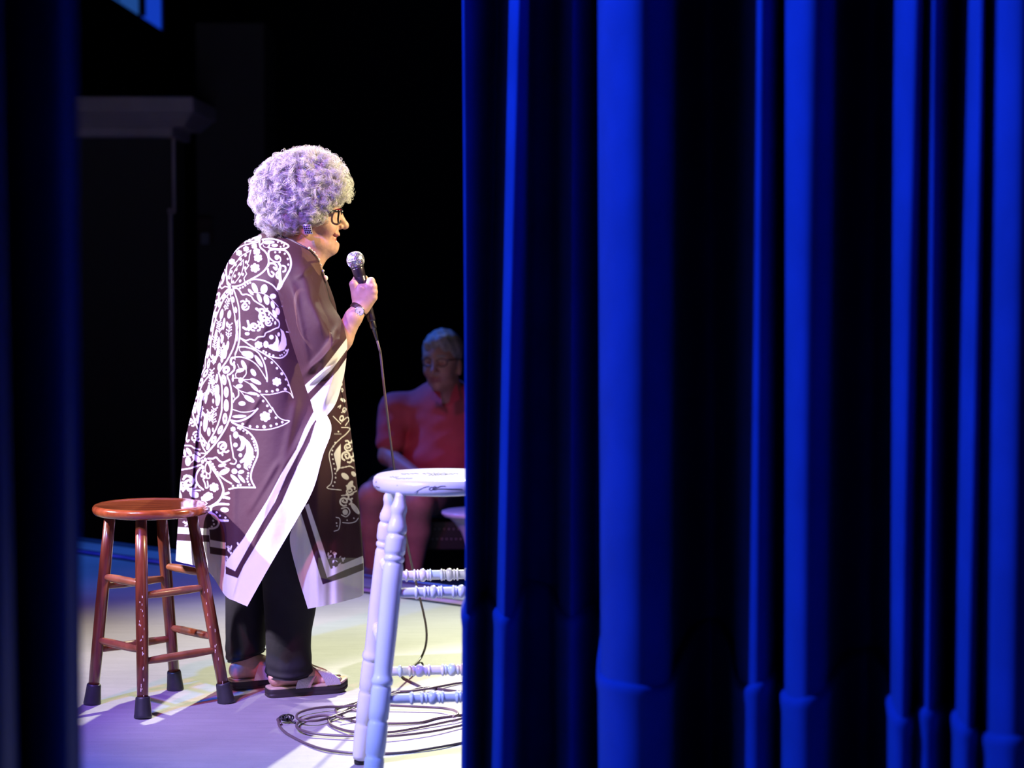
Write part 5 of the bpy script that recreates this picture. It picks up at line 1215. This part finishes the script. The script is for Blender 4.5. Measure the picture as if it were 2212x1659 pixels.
rv = hr.normal(size=(n_, 1, 3)); ua = np.cross(tg, rv); ua /= np.linalg.norm(ua, axis=2)[..., None] + 1e-9; ub = np.cross(tg, ua)
rad = (.00050 * np.interp(np.linspace(0, 1, m_2), [0, .7, 1], [1, .9, .25]))[None, :, None]
ringv = np.stack([Pp + rad * (math.cos(q) * ua + math.sin(q) * ub) for q in (0, 2.094, 4.189)], 2)      # strands x points x 3
ii = np.arange(n_ * m_2 * 3).reshape(n_, m_2, 3); fl = []
for q in range(3):
    w_ = (q + 1) % 3; fl.append(np.stack([ii[:, :-1, q], ii[:, :-1, w_], ii[:, 1:, w_], ii[:, 1:, q]], -1).reshape(-1, 4))
hs_ = mk('curls', ringv.reshape(-1, 3), np.vstack(fl), m_hair, hair); hs_['kind'] = 'stuff'
# ================================================================== the man watching from the house
MB_ = np.array([*P(950, 1000, 9.6)[:2], -0.35])
pm = thing('person', 'seated person with glasses, grey hair and a coral polo shirt in the dim house', 'person', MB_)
m_skin2 = mat('skin_man', (1, 1, 1), rough=.55, attr='tint', var=.1, vscale=50, bump=.05, bscale=120)
SK2 = np.array([.46, .27, .20])
MA = math.radians(-108)                                       # faces the camera, turned a little to her side
MR = rotz(MA) @ roty(math.radians(4)); mh0 = P(957, 789, 9.5); msc = 1.07
def mhead(p):
    d = head_sdf(p, False)
    d = smin(d, sd_cone(p, (-.008, 0, -.03), (-.05, 0, -.15), .058, .064), .02)
    return smin(d, sd_cone(p, (.045, 0, -.078), (-.01, 0, -.125), .022, .048), .025)
v1, f1 = surface_nets(mhead, (-.15, -.11, -.19), (.14, .11, .155), .0032)
c1 = skin_tint(v1, SK2, np.array([.36, .15, .13]), teeth=False, brow=(.3, .27, .25))
w1 = (v1 * msc) @ MR.T + mh0
ls = P(852, 884, 9.58); rs_ = P(1068, 884, 9.58); nk = P(966, 850, 9.62)
hipL = P(905, 1035, 9.62); hipR = P(1010, 1035, 9.62)
kL = P(806, 1072, 9.15); kR = P(905, 1086, 9.12); aL = P(806, 1232, 9.22); aR = P(893, 1238, 9.2)
eL = P(838, 985, 9.5); hL = P(905, 1030, 9.25); eR = P(1085, 985, 9.5); hR = P(1020, 1030, 9.25)
def mbody(p):
    d = sd_cone(p, P(962, 900, 9.62), P(958, 1010, 9.60), .150, .175)
    d = smin(d, sd_cone(p, ls + np.array([.05, .02, 0]), rs_ - np.array([.05, -.02, 0]), .065, .065), .05)
    d = smin(d, chain(p, [ls, eL, hL], [.055, .043, .028], .02), .02); d = smin(d, chain(p, [rs_, eR, hR], [.055, .043, .028], .02), .02)
    for h_, k2, a_ in ((hipL, kL, aL), (hipR, kR, aR)):
        d = smin(d, chain(p, [h_, k2, k2 * .6 + a_ * .4 + np.array([0, .02, 0]), a_], [.088, .062, .058, .036], .025), .04)
    for h_, e_ in ((hL, eL), (hR, eR)):
        v = h_ - e_; v /= np.linalg.norm(v)
        for i in range(4): q = h_ + np.array([0, 0, .018 * (1.5 - i)]); d = smin(d, chain(p, [q, q + v * .05, q + v * .075 + np.array([0, -.01, -.02])], [.012, .010, .008], .004), .008)
        d = smin(d, sd_cone(p, h_ + np.array([0, -.01, .02]), h_ + v * .05 + np.array([0, -.02, .035]), .012, .009), .006)
    return d
v2, f2 = surface_nets(mbody, (-1.0, 8.95, -.12), (.15, 9.95, .78), .011)
bv2, bf2, bc2 = join_parts([(w1, f1, c1), (v2, f2, SK2)])
mk('body', bv2, bf2, m_skin2, pm, True, color=bc2)
# polo shirt: an offset shell over the trunk with sleeves, collar and placket
def shirt(p):
    d = sd_cone(p, P(962, 895, 9.62), P(958, 1000, 9.60), .166, .196)
    d = smin(d, sd_cone(p, ls + np.array([.05, .02, 0]), rs_ - np.array([.05, -.02, 0]), .082, .082), .05)
    d = smin(d, sd_cone(p, ls, ls * .35 + eL * .65, .074, .068), .03); d = smin(d, sd_cone(p, rs_, rs_ * .35 + eR * .65, .074, .068), .03)
    d = smin(d, sd_cone(p, P(966, 872, 9.62), P(964, 850, 9.60), .11, .078), .03)
    w_ = .007 * np.sin(p[2] * 31 + p[0] * 17 + 2 * np.sin(p[0] * 9)) * np.sin(p[0] * 13 + p[2] * 6 + 1) + .002 * np.sin(p[2] * 80 - p[0] * 30) * np.sin(p[0] * 25)
    neck = sd_cone(p, P(962, 836, 9.50), P(960, 892, 9.40), .060, .012)
    low = -(p[2] - (P(958, 1040, 9.6)[2]))
    return smax(smax(d + w_, -neck, .008), low, .02)
v3, f3 = surface_nets(shirt, (-.90, 9.1, .28), (.15, 9.95, .82), .0085)
m_polo = mat('polo_cloth', (0.62, 0.13, 0.15), rough=.85, bump=.15, bscale=28, var=.15, vscale=10)
sh = mk('polo_shirt', v3, f3, m_polo, pm, label='coral polo shirt')
for s, a, b, c in ((-1, (944, 826), (928, 862), (955, 872)), (1, (986, 826), (994, 862), (968, 876))):
    A, B, C_ = P(*a, 9.50), P(*b, 9.40), P(*c, 9.385); o = np.array([0, -.010, 0])
    mid = P((a[0] + c[0]) / 2 + s * -2, (a[1] + c[1]) / 2, 9.44)
    mk('collar_flap', [A, B, C_, mid, A + o, B + o, C_ + o, mid + o], [(0, 1, 2, 3), (7, 6, 5, 4), (0, 4, 5, 1), (1, 5, 6, 2), (2, 6, 7, 3), (3, 7, 4, 0)], m_polo, sh, smooth=False)
# shorts
def shorts(p):
    d = sd_cone(p, hipL, hipR, .11, .11)
    for h_, k2 in ((hipL, kL), (hipR, kR)): d = smin(d, sd_cone(p, h_, h_ * .22 + k2 * .78, .105, .086), .03)
    return d
v4, f4 = surface_nets(shorts, (-.85, 9.0, .05), (.15, 9.85, .50), .010)
mk('shorts', v4, f4, mat('shorts_cloth', (.10, .085, .075), rough=.9, bump=.1, bscale=40), pm, label='dark shorts')
# hair: short, side parted
def mhair(p):
    d = sd_ell(p, (-.002, 0, .062), (.106, .083, .094)); d = np.maximum(d, -sd_ell(p, (.085, 0, -.03), (.075, .10, .098)))
    d = np.maximum(d, -(p[2] + .02 + .25 * p[0])); d = smin(d, sd_cone(p, (.075, .03, .118), (.080, -.035, .100), .020, .018), .02)
    return d + .0025 * np.sin(p[1] * 160 + p[2] * 60) * np.sin(p[0] * 90)
v5, f5 = surface_nets(mhair, (-.13, -.11, -.06), (.13, .11, .18), .0032)
mk('hair', (v5 * msc) @ MR.T + mh0, f5, mat('grey_hair', (.40, .38, .38), rough=.6, bump=.5, bscale=150, var=.4, vscale=80), pm, label='short grey side-parted hair')
def ML(x, y, z): return MR @ (np.array([x, y, z]) * msc) + mh0
g = MB()
for s in (-1, 1): g.tube([ML(.108 - 2.5 * (s * .031 + .024 * math.cos(a)) ** 2, s * .031 + .024 * math.cos(a), .024 + .017 * math.sin(a)) for a in np.linspace(0, 2 * math.pi, 22, endpoint=False)], .0018, 6, closed=True)
g.tube([ML(.108, -.008, .03), ML(.110, 0, .032), ML(.108, .008, .03)], .0018, 6)
for s in (-1, 1): g.tube([ML(.100, s * .056, .034), ML(.05, s * .078, .032), ML(.0, s * .082, .026)], .0022, 6)
g.build('glasses', m_frame, pm, label='dark rimmed glasses')
# shoes
m_shoe = mat('shoe', (.16, .17, .20), rough=.6)
for q, k2 in ((aL, kL), (aR, kR)):
    base = np.array([q[0], q[1], -.35]); fd = np.array([(k2 - q)[0] * .3 - .02, -1, 0]); fd /= np.linalg.norm(fd)
    def shoe(p):
        d = sd_cone(p, base + np.array([0, .03, .055]), base + fd * .17 + np.array([0, 0, .035]), .048, .036)
        d = smin(d, sd_cone(p, base + np.array([0, 0, .09]), q + np.array([0, 0, .0]), .045, .042), .03)
        return np.maximum(d, -(p[2] + .348))
    v6, f6 = surface_nets(shoe, np.minimum(base, base + fd * .22) + np.array([-.08, -.06, -.005]), np.maximum(base, base + fd * .22) + np.array([.08, .1, .34]), .008)
    mk('shoe', v6, f6, m_shoe, pm)

# black stacking chair with perforated seat rim
chc = np.array([*P(965, 1000, 9.62)[:2], -0.35]); m_ch = mat('chair_black', (.012, .012, .014), rough=.45); m_lit_hole = mat('lit_perforation', (.35, .35, .35), rough=.4)  # pale grey discs: light showing in the rim's holes, put into the colour
ch = thing('chair', 'black chair with a perforated seat rim under the seated person', 'chair', chc)
sx, sy, sz = chc[0], 9.50, .115
se = MB().box((sx, sy, sz), (.50, .48, .05), bev=.02).build('seat', m_ch, ch, smooth=False)
V = []
for a in np.linspace(-.27, .27, 19): V.append([(sx + a, sy - .225 - .030 * (1 - (a / .27) ** 2) , sz + .03 - .09 * t + .03 * (1 - (a / .27) ** 2) * (1 - t)) for t in np.linspace(0, 1, 5)])
g = MB(); g.grid(np.array(V)); g.grid(np.array(V)[::-1] + np.array([0, .012, 0])); rim = g.build('seat_rim', m_ch, ch)
g = MB()
for j, t in enumerate((.25, .62)):
    for i in range(24):
        a = -.25 + .5 * (i + .5 * j) / 24; g.lathe((sx + a, sy - .2265 - .030 * (1 - (a / .27) ** 2), sz + .03 - .09 * t + .03 * (1 - (a / .27) ** 2) * (1 - t)), (sx + a, sy - .2215 - .030 * (1 - (a / .27) ** 2), sz + .03 - .09 * t + .03 * (1 - (a / .27) ** 2) * (1 - t)), [(0, .0035), (1, .0035)], 8)
g.build('lit_perforations', m_lit_hole, rim)['kind'] = 'stuff'
MB().box((sx, sy + .42, sz + .36), (.48, .035, .44), R=rotx(.12), bev=.012).build('backrest', m_ch, ch, smooth=False)
for s in (-1, 1):
    MB().tube([(sx + s * .23, sy - .20, -.35), (sx + s * .22, sy - .19, sz - .01)], .014, 10).build('leg', m_ch, ch)
    MB().tube([(sx + s * .23, sy + .25, -.35), (sx + s * .22, sy + .30, sz), (sx + s * .22, sy + .42, sz + .2)], .014, 10).build('leg', m_ch, ch)
